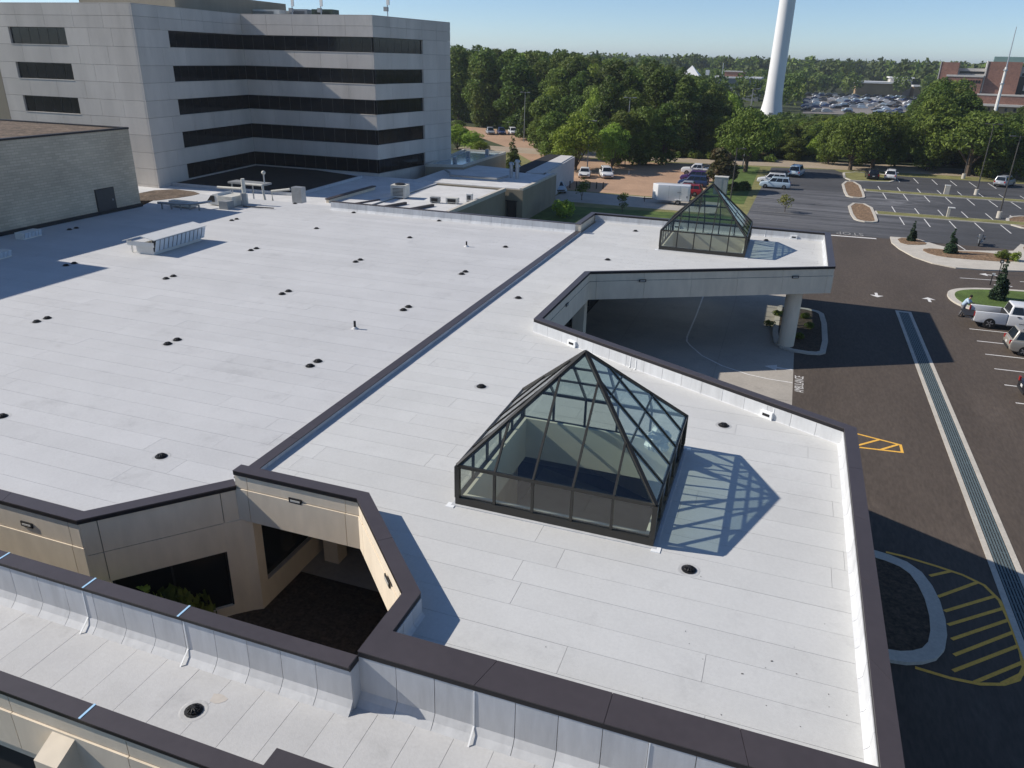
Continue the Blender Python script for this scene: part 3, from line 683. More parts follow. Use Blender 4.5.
build(MB().prism([(-37.7,59.3),(-15.6,59.3),(-15.6,59.5),(-37.7,59.5)], -.6, 3.0), 'wall', tan_wall, main)
wall_light(main, -20.05, 13.465, 4.22, 0, -1)

# ------------------------------------------------------------------ corridor strip in the foreground
st = thing('corridor_strip', 'narrow flat roofed corridor in the foreground with cross seams and dark parapet copings', 'building', (-11, 9.5, 0))
SP = [(-27,8.1),(3.8,8.1),(3.8,11.18),(-7.3,11.18),(-7.3,10.95),(-27,10.95)]
build(MB().prism(SP, 3.75, 3.988), 'roof_deck', deck_m, st)
membrane_grey = mat('greyed roof membrane', (.50,.50,.495), .78, .06, .8, .15, 30, fine=.04, fscale=14, spots=.15, objvar=.03)
roof_sheets(st, (SP,), 4.0, .92, 30, along='y', seed=9, gap=.009, m=membrane_grey)
ribbon(st, 'coping_piece', coping_m, [(-26.55,10.88),(-9.03,10.88)], 0, .40, 5.22, 5.25, 2.92, gap=.012)
ribbon(st, 'coping_piece', coping_m, [(-9.03,10.88),(-7.33,10.88)], 0, .40, 5.22, 5.25, 2.92)
ribbon(st, 'coping_drip_edge', coping_edge, [(-26.55,10.88),(-7.33,10.88)], .006, .394, 5.14, 5.22, 60)
ribbon(st, 'parapet_core', fascia_m, [(-26.55,10.93),(-7.33,10.93)], .01, .33, 0.0, 5.14, 60)
flashing(st, (-26.5,10.935), (-7.33,10.935), 4.0, 5.13, .93, cant=.26, seals=(.603,.765))
flashing(st, (-7.32,11.25), (3.75,11.25), 4.0, ZW-.165, .93, cant=.26, seals=(.25,.585,.85))
build(MB().prism([(-7.345,10.93),(-7.315,10.93),(-7.315,11.26),(-7.345,11.26)], 4.0, 5.14), 'flashing_sheet', flash_m, st)
build(MB().prism([(-7.345,10.87),(-7.322,10.87),(-7.322,11.29),(-7.345,11.29)], 5.14, 5.30), 'coping_end', coping_edge, st)
for x, y0, y1, z in ((-17.76,10.87,11.285,5.254),(-14.84,10.87,11.285,5.254),(-11.94,10.87,11.285,5.254),(-11.66,7.81,8.21,5.204)):
    build(MB().box((x,(y0+y1)/2,z),(.05,y1-y0,.012)), 'joint_film', tape_m, st)
ribbon(st, 'coping_piece', coping_m, [(-26.2,7.80),(-11.66,7.80)], 0, .40, 5.17, 5.2, 2.92, gap=.012)
ribbon(st, 'coping_piece', coping_m, [(-11.66,7.80),(-7.44,7.80)], 0, .40, 5.17, 5.2, 2.92, gap=.012)
ribbon(st, 'coping_drip_edge', coping_edge, [(-26.2,7.80),(-7.44,7.80)], .006, .394, 5.08, 5.17, 60)
ribbon(st, 'parapet_core', fascia_m, [(-26.2,7.80),(-7.44,7.80)], .12, .36, 3.2, 5.08, 60)
ribbon(st, 'fascia_panel', fascia_m, [(-26.2,7.80),(-7.44,7.80)], .05, .118, 4.60, 5.075, 3.1, gap=.022)
ribbon(st, 'fascia_panel', fascia_m, [(-26.2,7.80),(-7.44,7.80)], .01, .118, 3.55, 4.575, 3.1, gap=.022)
ribbon(st, 'coping_piece', coping_m, [(-7.43,7.62),(3.8,7.62)], 0, .82, 5.42, 5.45, 3.0, gap=.012)
ribbon(st, 'coping_drip_edge', coping_edge, [(-7.43,7.62),(3.8,7.62)], .006, .814, 5.33, 5.42, 60)
ribbon(st, 'parapet_core', fascia_m, [(-7.40,7.62),(3.8,7.62)], .08, .78, 3.2, 5.33, 60)
build(MB().hexa([(-12.55,7.3,3.4),(-11.95,7.3,3.4),(-11.95,7.82,3.4),(-12.55,7.82,3.4)], [(-12.55,7.3,4.25),(-11.95,7.3,4.25),(-11.95,7.82,4.52),(-12.55,7.82,4.52)]), 'column_cap', fascia_m, st)
build(MB().prism([(-26.5,8.05),(3.8,8.05),(3.8,8.2),(-26.5,8.2)], 0, 3.6), 'wall', dark_wall, st)

# ------------------------------------------------------------------ roof drains, vents
deck_ring = mat('stained membrane ring', (.47,.47,.46), .8, .15, 4)
def drain_proto():
    t = thing('roof_drain', '', 'roof drain', (0,0,0), 'domed roof drains')
    build(MB().lathe([(.40,.004),(.34,.014),(.26,.010)], 16), 'drain_sump', deck_ring, t)
    build(MB().lathe([(.23,.005),(.24,.03),(.17,.035)], 14), 'clamp_ring', black_m, t)
    mb = MB()
    for k in range(10):
        a = 2*math.pi*k/10; P = [(.16*math.cos(a)*r_, .16*math.sin(a)*r_, z) for r_, z in ((1,.03),(1,.07),(.75,.105),(.3,.12))]
        mb.tube(P, .016, 5)
    mb.lathe([(.06,.118),(.05,.13)], 8); mb.lathe([(.165,.065),(.172,.072),(.165,.08)], 12); mb.lathe([(.12,.02),(.12,.09),(.05,.112)], 10)
    build(mb, 'dome_strainer', black_m, t)
    return t
dp = drain_proto(); dp.scale = (.86,.86,.9); used = [False]
def drain(x, y, z, label):
    if not used[0]: used[0] = True; dp.location = (x,y,z); dp['label'] = label
    else: copy_thing(dp, (x,y,z), R.random()*6, label)
GX = {-50.8:'shaded by the tan block', -42.3:'row by the gabled vent', -34.5:'row level with the rear parapet end', -26.35:'middle row of the roof', -18.65:'row beside the dark divider coping'}
GY = {17.6:'nearest the courtyard', 26.6:'second from the courtyard', 35.4:'third from the courtyard', 43.8:'fourth from the courtyard', 51.6:'fifth from the courtyard', 59.0:'close to the rear edge'}
for x, y, n in ((-50.8,43.4,2),(-42.3,35.4,2),(-34.5,35.5,2),(-34.5,26.6,2),(-26.3,26.6,2),(-42.35,51.5,2),(-34.5,43.6,2),(-26.3,35.6,2),(-26.3,43.8,2),(-18.6,35.7,2),(-34.5,51.5,1),(-26.4,51.7,1),(-42.3,60.0,1),(-35.3,58.55,1),(-27.1,58.55,1),(-18.65,26.8,2),(-18.7,51.9,1),(-18.65,43.9,2),(-18.65,17.55,1),(-26.3,17.8,1)):
    rx = min(GX, key=lambda k: abs(k-x)); ry = min(GY, key=lambda k: abs(k-y))
    for q in range(n):
        e = '' if n == 1 else ('near of a pair, ' if q == 0 else 'far of a pair, ')
        drain(x, y+(0 if n == 1 else (-.3, .32)[q]), ZR, ('single drain, ' if n == 1 else 'drain, ')+e+GX[rx].replace('in the row','row').replace('in the middle row','middle row')+', '+GY[ry])
for x, y, lb in ((-10.8,27.3,'black dome drain on the wing roof left of the near glass pyramid'),(-.85,27.4,'black dome drain behind the near pyramid towards the diagonal parapet'),(-.9,17.8,'black dome drain in front of the lattice shadow of the near pyramid'),
    (-10.9,51.3,'black dome drain on the canopy roof above the inner corner of the opening'),(-11.0,61.8,'black dome drain left of the far pyramid near the rear parapet'),(-.8,62.9,'black dome drain right of the far pyramid near the rear parapet'),(-13.6,40.1,'black dome drain beside the dark divider coping on the narrow neck of the wing')):
    drain(x, y, ZR, lb)
drain(-10.62, 9.63, 4.0, 'large looking black dome drain on the foreground corridor roof by an orange stain')
def vent_pipe(x, y, h, label, r=.06, group='small vent pipes on the big roof'):
    t = thing('vent_pipe', label, 'vent pipe', (x,y,ZR), group)
    build(MB().lathe([(r,0),(r,h),(r*.8,h)], 10, (x,y,ZR)), 'pipe', black_m, t); build(MB().lathe([(.2,.008),(.16,.03),(r+.02,.12)], 10, (x,y,ZR)), 'pipe_boot', membrane_old, t)
vent_pipe(-19.41, 31.67, .42, 'thin black vent pipe standing alone between drain pairs on the big roof')
vent_pipe(-21.34, 50.81, .40, 'thin black vent pipe towards the rear of the big roof')
build(MB().sheet([(-10.35+(.2*math.cos(k*.6)*(1+.3*math.sin(k*2))), 10.1+.14*math.sin(k*.6)) for k in range(10)], 4.0115), 'rust_stain', mat('rust stain', (.51,.475,.43), .8, .06, 6), st)

# ------------------------------------------------------------------ office tower
tower = thing('office_tower', 'five storey pale concrete office block with continuous black ribbon windows', 'office block', (-60, 95, 0))
TA, TB, TC, TD = (-65.8,68.3), (-67.5,87.8), (-49.0,88.0), (-46.6,105.2)
dL = Vector((TC[0]-TB[0], TC[1]-TB[1])).normalized()
TL = (-86.0, 68.3)
TOP = 21.85
WZ = [(19.46,17.72),(15.90,14.18),(12.40,10.65),(8.88,7.05),(5.32,3.58)]      # ribbon windows: head, sill
foot = [TL, TA, TB, TC, TD, (-80, 112), (-86, 112)]
def shrink(p0, p1, o):
    d = Vector((p1[0]-p0[0], p1[1]-p0[1])).normalized(); return Vector((-d.y, d.x))*o
core = miter([foot[-1]]+foot+[foot[0]], .30)[1:-1]
build(MB().prism(core, -.6, TOP-.25), 'core', conc_joint, tower)
build(MB().prism(core, TOP-.3, TOP-.24), 'roof', membrane_old, tower)
ribbon(tower, 'parapet_cap', concrete_t, [TL,TA,TB,TC,TD,foot[5],foot[6]], .0, .5, TOP-.06, TOP, 6, gap=.02)
mullion_m = mat('bronze anodised mullion', (.10,.10,.10), .4, .1, 2, metal=.3)
def tower_face(p0, p1, w0, w1, rows, pane=1.5, joint=3.7):
    """concrete panels with open joints; windows between w0 and w1 (metres along the face) at each of rows"""
    L = (Vector(p1)-Vector(p0)).length
    zs = sorted({-.6, TOP-1.2, TOP-.06} | {z for r in WZ for z in r})
    def panels(a, b, z0, z1):
        n = max(1, round((b-a)/joint))
        for k in range(n):
            t0, t1 = a+(b-a)*k/n+.012, a+(b-a)*(k+1)/n-.012
            q0 = (p0[0]+(p1[0]-p0[0])*t0/L, p0[1]+(p1[1]-p0[1])*t0/L); q1 = (p0[0]+(p1[0]-p0[0])*t1/L, p0[1]+(p1[1]-p0[1])*t1/L)
            build(MB().seg(q0, q1, 0, .30, z0+.012, z1-.012), 'concrete_panel', concrete_t, tower)
    for z0, z1 in zip(zs, zs[1:]):
        hit = [r for r in rows if abs(r[1]-z0) < 1e-6 and abs(r[0]-z1) < 1e-6]
        if not hit: panels(0, L, z0, z1); continue
        if w0 > .3: panels(0, w0, z0, z1)
        if w1 < L-.3: panels(w1, L, z0, z1)
        q = lambda t: (p0[0]+(p1[0]-p0[0])*t/L, p0[1]+(p1[1]-p0[1])*t/L)
        win = build(MB().seg(q(w0+.003), q(w1-.003), .26, .298, z0+.003, z1-.003), 'window', mullion_m, tower)
        n = max(1, round((w1-w0)/pane)); tw = (w1-w0)/n
        for k in range(n):
            build(MB().seg(q(w0+k*tw+.03), q(w0+(k+1)*tw-.03), .225+R.random()*.006, .255, z0+.06, z1-.06), 'pane', win_dark, win)
        build(MB().seg(q(w0+.01), q(w1-.01), -.03, .25, z0-.03, z0+.05), 'sill', concrete_t, win)
LAn = (Vector(TA)-Vector(TL)).length
tower_face(TL, TA, LAn-17.6, LAn-9.45, WZ, pane=1.35)
LAB = (Vector(TB)-Vector(TA)).length
tower_face(TA, TB, 5.3, LAB+.24, WZ)
tower_face(TB, TC, -.24, (Vector(TC)-Vector(TB)).length-.02, WZ)
tower_face(TC, TD, .02, 10.6, WZ)
tower_face(TD, foot[5], 4, 24, WZ[:2], joint=8)
build(MB().prism([(-85,80),(-70.5,80),(-70.5,102),(-85,102)], TOP-.3, TOP+2.0), 'penthouse', tan_wall, tower)
# things on the tower roof
def ac_unit(x, y, z, w, d, h, rz, label, m=grey_metal, group='air handling units on the roofs'):
    t = thing('ac_unit', label, 'air conditioner', (x,y,z), group); t.rotation_euler = (0,0,rz)
    build(MB().box((0,0,h/2+.12),(w,d,h)), 'casing', m, t, obj_space=True)
    build(MB().box((-w*.38,0,.06),(.12,d*1.02,.12)).box((w*.38,0,.06),(.12,d*1.02,.12)), 'skid', steel, t, obj_space=True)
    mb = MB()
    for k in range(6): mb.box((0,-d/2-.015,.12+h*(.2+.11*k)),(w*.7,.03,.05))
    build(mb, 'louvre', black_m, t, obj_space=True)
    if h > 1.25: build(MB().lathe([(min(w,d)*.36,0),(min(w,d)*.38,.1),(min(w,d)*.30,.14),(.05,.1)], 14, (0,0,h+.12)), 'fan_cowl', black_m, t, obj_space=True)
    return t
ac_unit(-69.5, 96, TOP-.24, 5.5, 3, 1.0, .1, 'long low plant box on the tower roof seen over its left parapet', duct_m)
ac_unit(-65.3, 98, TOP-.24, 2.6, 2, 1.2, .1, 'dark plant unit on the tower roof beside the tilted antennas')
ac_unit(-61.6, 98, TOP-.24, 3, 2, 1.2, .1, 'dark green cabinet on the tower roof beneath the second antenna', mat('dark green metal', (.05,.07,.05), .6))
for x, y, lb in ((-65.4,96,'slim panel antenna near the middle of the tower roof'),(-61.0,96,'slim panel antenna right of the plant box on the tower roof'),(-49.6,93,'small antenna near the right corner of the tower roof')):
    t = thing('antenna', lb, 'antenna', (x,y,TOP-.24), 'antennas on the tower roof')
    build(MB().tube([(x,y,TOP-.3),(x,y,TOP+3.0)], .07, 8), 'mast', steel, t); build(MB().box((x+.1,y,TOP+2.2),(.35,.2,1.7)), 'panel', white_metal, t)
    build(MB().box((x-.2,y,TOP+.9),(.5,.4,.5)), 'box', grey_metal, t)
setp(build(MB().box((-112,92,6),(30,30,24)), 'far_block', tan_wall), 'plain tan block left of the concrete tower at the picture edge', 'building')

# ------------------------------------------------------------------ tan block building on the left of the roof
blk = thing('tan_block_building', 'windowless tan block building with a brown gravel roof and a dark door', 'building', (-52, 45, 0))
BA, BB = (-53.4,53.0), (-53.4,33.6)
d_ = (Vector(BB)-Vector(BA)).normalized(); n_ = Vector((d_.y, -d_.x))   # outward from the block is -n_
side = lambda p, o: (p[0]+n_.x*o, p[1]+n_.y*o)
BZ = 11.25
poly = [BA, BB, side(BB, 26), side(BA, 26)]
build(MB().prism(poly, -.6, BZ), 'block_wall', tan_block, blk, obj_space=False)
cap = [BA, BB, side(BB,26), side(BA,26), BA]
for w_ in (cap,): ribbon(blk, 'parapet_cap', coping_edge, w_, -.06 if False else .06, -.34, BZ, BZ+.14, 60)
q = [side(BA,.5), side(BB,.5), side(BB,25.5), side(BA,25.5)]
build(MB().prism([(q[0][0]+d_.x*.5,q[0][1]+d_.y*.5), q[1], q[2], (q[3][0]+d_.x*.5,q[3][1]+d_.y*.5)], BZ+.004, BZ+.06), 'gravel_roof', gravel_m, blk)
p0 = (BA[0]+d_.x*2.75, BA[1]+d_.y*2.75); p1 = (BA[0]+d_.x*4.6, BA[1]+d_.y*4.6)
build(MB().prism([(-53.6,33.6),(-53.6,8),(-80,8),(-80,33.6)], -.6, 14.6), 'tall_bay', tan_block, blk)
dr = build(MB().seg(p0, p1, .012, .09, ZR, ZR+2.0), 'door', mat('dark grey door', (.055,.055,.055), .5, .1, 3), blk)
build(MB().seg((p0[0]-d_.x*.06,p0[1]-d_.y*.06), (p1[0]+d_.x*.06,p1[1]+d_.y*.06), .005, .05, ZR, ZR+2.06), 'frame', black_m, dr)
build(MB().box((p0[0]-n_.x*.12+d_.x*.3, p0[1]-n_.y*.12+d_.y*.3, ZR+1.05),(.06,.06,.14)), 'handle', steel, dr)
build(MB().seg((BA[0],BA[1]), (BB[0],BB[1]), .01, .2, ZR-.02, ZR+.28), 'base_flashing', black_m, blk)

# ------------------------------------------------------------------ equipment on the main roof
glossy_panel = mat('glossy pale louvre', (.55,.62,.68), .2, .05, 3, spec=.7)
gv = thing('gabled_vent', 'white gabled roof ventilator with a louvred side standing on the big roof', 'roof vent', (-40.2, 41.9, ZR)); gv.rotation_euler = (0,0,rad(2)); gv.scale = (.82,.80,.86)
build(MB().box((0,0,.35),(1.7,6.0,.7)), 'curb', white_metal, gv, obj_space=True)
L_ = 3.3
build(MB().hexa([(-1.9,-L_,.95),(0,-L_,1.45),(0,L_,1.45),(-1.9,L_,.95)], [(-1.9,-L_,1.0),(0,-L_,1.52),(0,L_,1.52),(-1.9,L_,1.0)]), 'roof_sheet', white_metal, gv, obj_space=True)
build(MB().hexa([(0,-L_,1.44),(1.35,-L_,1.22),(1.35,L_,1.22),(0,L_,1.44)], [(0,-L_,1.51),(1.35,-L_,1.28),(1.35,L_,1.28),(0,L_,1.51)]), 'roof_sheet', white_metal, gv, obj_space=True)
for k in range(-1, 2, 2): build(MB().box((-1.4,k*2.9,.5),(.09,.09,1.0)), 'post', white_metal, gv, obj_space=True)
build(MB().box((1.02,0,.78),(.05,6.3,.95)), 'louvre_back', conc_joint, gv, obj_space=True)
for k in range(12):
    o = build(MB().hexa([(1.08,-.21,.30),(1.12,-.21,.30),(1.12,.21,.30),(1.08,.21,.30)], [(1.36,-.21,1.2),(1.40,-.21,1.2),(1.40,.21,1.2),(1.36,.21,1.2)]), 'louvre_panel', glossy_panel, gv, obj_space=True); o.location = (0, -2.9+k*.527, 0)
for s_ in (-1, 1): build(MB().prism([(-1.6,s_*3.15-.02),(1.1,s_*3.15-.02),(1.1,s_*3.15+.02),(-1.6,s_*3.15+.02)], .65, 1.0), 'end_panel', white_metal, gv, obj_space=True)
for x, y, n, lb in ((-51.0,40.0,5,'low louvred box against the tan block wall in shade'),(-47.4,34.9,3,'low louvred box cut by the left picture edge')):
    t = thing('louvred_box', lb, 'roof vent', (x,y,ZR), 'small louvred vents by the tan wall'); t.rotation_euler = (0,0,rad(4)); t.scale = (.7,.62,.8)
    build(MB().box((-.3,0,.3),(1.0,n*.48+.2,.6)), 'casing', white_metal, t, obj_space=True)
    for k in range(n):
        o = build(MB().hexa([(.24,-.2,.12),(.28,-.2,.12),(.28,.2,.12),(.24,.2,.12)], [(.42,-.2,.6),(.46,-.2,.6),(.46,.2,.6),(.42,.2,.6)]), 'louvre_panel', glossy_panel, t, obj_space=True); o.location = (0,(k-(n-1)/2)*.48,0)
# air handling group behind, with ducts, platform and pipes
du = thing('duct_assembly', 'pale ductwork and hood with pipe rails beside the brown gravel patch', 'ductwork', (-50.5,57.5,ZR))
build(MB().box((-48.9,57.6,ZR+.5),(1.5,2.2,.85)), 'plenum', duct_m, du)
build(MB().box((-48.3,55.9,ZR+.35),(.9,.9,.7)), 'fan_box', grey_metal, du)
build(MB().hexa([(-50.9,56.6,ZR+.1),(-49.7,56.6,ZR+.1),(-49.7,58.4,ZR+.1),(-50.9,58.4,ZR+.1)], [(-50.3,56.6,ZR+1.0),(-49.7,56.6,ZR+1.15),(-49.7,58.4,ZR+1.15),(-50.3,58.4,ZR+1.0)]), 'hood', white_metal, du)
build(MB().hexa([(-50.95,56.55,ZR+.35),(-50.1,56.55,ZR+.35),(-50.1,56.59,ZR+.35),(-50.95,56.59,ZR+.35)], [(-50.45,56.55,ZR+.9),(-50.1,56.55,ZR+.9),(-50.1,56.59,ZR+.9),(-50.45,56.59,ZR+.9)]), 'hood_mouth', black_m, du)
build(MB().box((-52.0,54.8,ZR+.35),(2.4,.9,.45)), 'duct', duct_m, du)
build(MB().tube([(-53.3,53.2,ZR+.55),(-51.6,53.3,ZR+.55),(-50.2,54.2,ZR+.55),(-49.8,55.6,ZR+.55)], .10, 8), 'pipe', grey_metal, du)
build(MB().tube([(-52.5,52.6,ZR+.75),(-50.0,53.0,ZR+.75),(-49.0,54.9,ZR+.75)], .06, 8), 'pipe', steel, du)
build(MB().tube([(-48.2,58.3,ZR+.1),(-48.2,58.3,ZR+2.3)], [.2,.17], 10), 'stack', duct_m, du)
build(MB().tube([(-47.6,57.4,ZR+.1),(-47.6,57.4,ZR+1.2)], [.25,.25], 10), 'stack', grey_metal, du)
for k in range(5): build(MB().box((-53.0+k*.8,53.3+k*.22,ZR+.25),(.1,.1,.5)), 'support', grey_metal, du)
build(MB().tube([(-47.4,57,ZR+.12),(-44.5,57.4,ZR+.12)], .05, 6), 'conduit', black_m, du)
du.location.x += 2.2; du.location.y -= .6
pf = thing('pipe_platform', 'blue grey raised pipe platform with a white globe vent before the black roof', 'pipework', (-49.5,63.5,3.4))
build(MB().box((-50.6,64.5,5.45),(4.2,1.4,.18)), 'deck', grey_metal, pf)
for k in range(4): build(MB().box((-52.4+k*1.25,64.0,4.4),(.1,.1,2.0)), 'leg', steel, pf)
build(MB().tube([(-53.5,63.2,5.0),(-50.5,63.0,5.1),(-50.2,63.0,5.6),(-48.0,63.0,5.6),(-47.8,63.0,4.0)], .12, 8), 'pipe', duct_m, pf)
build(MB().tube([(-47.4,63.6,4.0),(-47.4,63.6,5.0),(-45.4,63.8,5.3)], .12, 8), 'pipe', duct_m, pf)
build(MB().box((-45.0,64.6,4.7),(1.1,.8,1.5)), 'cabinet', steel, pf)
build(MB().tube([(-48.6,64.2,5.6),(-48.6,64.2,6.5)], .07, 8), 'vent_stem', steel, pf)
build(MB().lathe([(.02,-.2),(.16,-.13),(.21,0),(.16,.13),(.02,.2)], 12, (-48.6,64.2,6.62)), 'globe', duct_m, pf, smooth=True)
setp(build(MB().prism(sp([(-58.5,55.2),(-54.6,54.8),(-53.2,58.6),(-53.4,61.0),(-58.5,61.6)],1), ZR-.4, ZR+.03), 'gravel_patch', gravel_m), 'brown gravel roof patch between the tan block and the tower', 'gravel roof')

# ------------------------------------------------------------------ low buildings behind the big roof
lb1 = thing('black_roofed_annex', 'low annex at the foot of the tower with a black roof edged in pale flashing', 'building', (-56,74,0))
BR = [(-68.5,70.5),(-49.6,70.9),(-50.3,85.6),(-71.0,91.5),(-70.6,75)]
build(MB().prism([(-69,61.2),(-40,61.2),(-40,88.5),(-50.4,88.3),(-70.8,92.5),(-70.6,74.5),(-69,74)], -.6, 3.2), 'wall', tan_wall, lb1)
build(MB().prism([(-68.9,61.3),(-40.1,61.3),(-40.1,88),(-50.3,87.8),(-70.6,92),(-70.4,74.7),(-68.9,74)], 3.204, 3.3), 'pale_roof', membrane_old, lb1)
build(MB().prism(BR, 3.31, 3.5), 'black_roof', black_roof, lb1)
ribbon(lb1, 'roof_edge', flash_m, [BR[0],BR[1],BR[2]], -.25, 0, 3.31, 3.62, 60)
LOW[0] = True
lb2 = thing('service_annex', 'low service annex with a sunlit pale roof, small rooftop units, plain tan wall', 'building', (-32,69,0))
P = [(-39.3,60.6),(-27.6,60.6),(-27.6,76.2),(-39.3,76.2)]
build(MB().prism(P, -.6, 4.7), 'wall', tan_wall, lb2)
build(MB().prism([(-39.2,60.7),(-27.9,60.7),(-27.9,76.1),(-39.2,76.1)], 4.704, 4.78), 'roof', membrane_old, lb2)
build(MB().prism([(-27.85,60.6),(-27.5,60.6),(-27.5,76.2),(-27.85,76.2)], 4.70, 5.05), 'parapet_cap', conc_kerb, lb2)
lb3 = thing('parapet_wall', 'short sunlit beige parapet wall with a dark coping behind the big roof', 'wall', (-39.3,65.5,3.3))
build(MB().prism([(-39.6,61.0),(-39.3,61.0),(-39.3,69.6),(-39.6,69.6)], 3.3, 5.2), 'wall', fascia_m, lb3)
build(MB().prism([(-39.68,60.95),(-39.22,60.95),(-39.22,69.7),(-39.68,69.7)], 5.2, 5.3), 'coping', coping_m, lb3)
build(MB().box((-39.27,66,4.4),(.05,.5,.5)), 'vent_cover', black_m, lb3)
lb4 = thing('plant_hall', 'tan walled plant hall with a shaded pale roof between the tower and the white shed', 'building', (-33,84,0))
P = [(-38.6,76.3),(-25.7,76.3),(-25.9,89.3),(-34,91.5),(-39.6,92.5)]
build(MB().prism(P, -.6, 4.9), 'wall', tan_wall, lb4)
build(MB().prism([(-38.5,76.6),(-26,76.6),(-26.2,89.1),(-34.1,91.3),(-39.5,92.3)], 4.904, 5.0), 'roof', membrane_old, lb4)
build(MB().prism([(-26.05,76.3),(-25.65,76.3),(-25.85,89.4),(-26.25,89.4)], 4.9, 5.12), 'parapet_cap', conc_kerb, lb4)
dr = build(MB().box((-26.9,76.26,2.6),(1.1,.06,2.2)), 'door', dark_wall, lb4); build(MB().box((-26.9,76.24,3.75),(1.3,.08,.08)), 'frame', coping_edge, dr)
LOW[0] = False
lb5 = thing('wet_roof_annex', 'small annex by the tower with a shiny wet blue roof inside low parapets', 'building', (-45,108,0))
P = [(-46.6,96.5),(-41.8,98.5),(-42.2,116.5),(-49.5,116.5),(-48,107)]
build(MB().prism(P, -.6, 3.7), 'wall', tan_wall, lb5)
build(MB().prism(miter([P[-1]]+P+[P[0]], .3)[1:-1], 3.704, 3.78), 'wet_roof', blue_wet, lb5)
ribbon(lb5, 'parapet_cap', conc_kerb, P+[P[0]], 0, .28, 3.70, 4.02, 60)
for x, y in ((-44.4,101.5),(-45.5,109),(-44,113)): build(MB().box((x,y,4.2),(.5,.5,.8)), 'roof_box', steel, lb5)
LOW[0] = True
lb6 = thing('white_shed', 'long white walled shed with a pale roof strip beside the tan parking lot', 'building', (-27.5,100,0))
P = [(-27.0,88.0),(-28.6,107.5),(-32.6,107.5),(-31.6,88.5)]
white_wall = mat('white rendered wall', (.55,.53,.50), .85, .08, .6, fine=.05, fscale=5)
build(MB().prism(P, -.6, 5.0), 'wall', white_wall, lb6)
build(MB().prism([(-27.25,88.2),(-28.85,107.3),(-30.6,107.3),(-29.4,88.2)], 5.004, 5.1), 'pale_roof', white_wall, lb6)
build(MB().prism([(-29.45,88.2),(-30.65,107.3),(-32.4,107.3),(-31.4,88.7)], 5.004, 5.14), 'dark_roof', black_roof, lb6)
for y in (95, 102): build(MB().box((-27.6-(y-88)*.082+.03,y,3.2),(.08,.6,1.0)), 'wall_vent', grey_metal, lb6)
LOW[0] = False
ac_unit(*LO(-35.2,67.2,4.78),1.7,1.5,1.3,.15,'square sandy box unit near the shaded edge of the service annex roof', duct_m)
ac_unit(*LO(-31.0,66.2,4.78),1.0,.6,.5,.1,'small grey louvred unit in the middle of the service annex roof')
ac_unit(*LO(-29.4,66.6,4.78),1.3,.7,.5,.1,'long grey unit beside the edge of the service annex roof', duct_m)
ac_unit(*LO(-28.4,68.4,4.78),.6,.6,.7,.1,'upright white box at the edge of the service annex roof', white_metal)
LOW[0] = True
for k, (x, y, h) in enumerate(((-29.6,83.6,1.5),(-28.7,83.0,1.9),(-29.2,84.6,1.2))):
    t = thing('flue', ['tall left flue on the plant hall roof','tall right flue on the plant hall roof','shorter flue behind the tall pair on the plant hall roof'][k], 'flue', (x,y,5.0), 'flues on the plant hall roof')
    build(MB().tube([(x,y,4.95),(x,y,5+h)], .2, 10), 'stack', steel, t); build(MB().lathe([(.34,0),(.28,.22),(.05,.3)], 10, (x,y,5+h-.05)), 'cowl', steel, t)
setp(build(MB().tube([(-38,84,5.3),(-36.5,82,5.3),(-35.6,80,5.3),(-30,80,5.3),(-29.4,82,5.4)], .12, 8), 'roof_pipe', grey_metal), 'dark pipe run crossing the shaded plant hall roof', 'pipe')
for k, (x, y) in enumerate(((-36.5,62.8),(-33.6,62.6),(-30.9,62.8))):
    o = build(MB().box((x,y,4.9),(.25,3.4,.22),rad(-18)), 'roof_curb', coping_m); setp(o, ['leftmost','middle','rightmost'][k]+' of three low dark curbs on the service annex roof', 'curb', 'low curbs on the service annex roof')
LOW[0] = False

rs = np.random.RandomState(2); mb = MB()
for k in range(30):
    x, y = (rs.normal(1.3,1.3), rs.normal(14.4,1.0)) if k < 18 else (rs.uniform(-13,3), rs.uniform(12.6,50))
    if not (-6.5 < x < 3.1 and 12.3 < y < 26.5) and k < 18: continue
    if SK1[0] < x < SK1[2] and SK1[1] < y < SK1[3]: continue
    if k >= 18 and (y > 27 and x > -11): continue
    a = rs.uniform(0, 6.28); q = rs.uniform(.006, .014) if k % 12 else .022
    mb.box((x,y,ZR+.014), (q*2.2,q,.01), a)
o = build(mb, 'roof_debris', mat('dark debris', (.06,.055,.05), .9, .3, 9)); setp(o, 'tiny dark bits of debris scattered on the pale wing roof', 'debris', None, 'stuff')
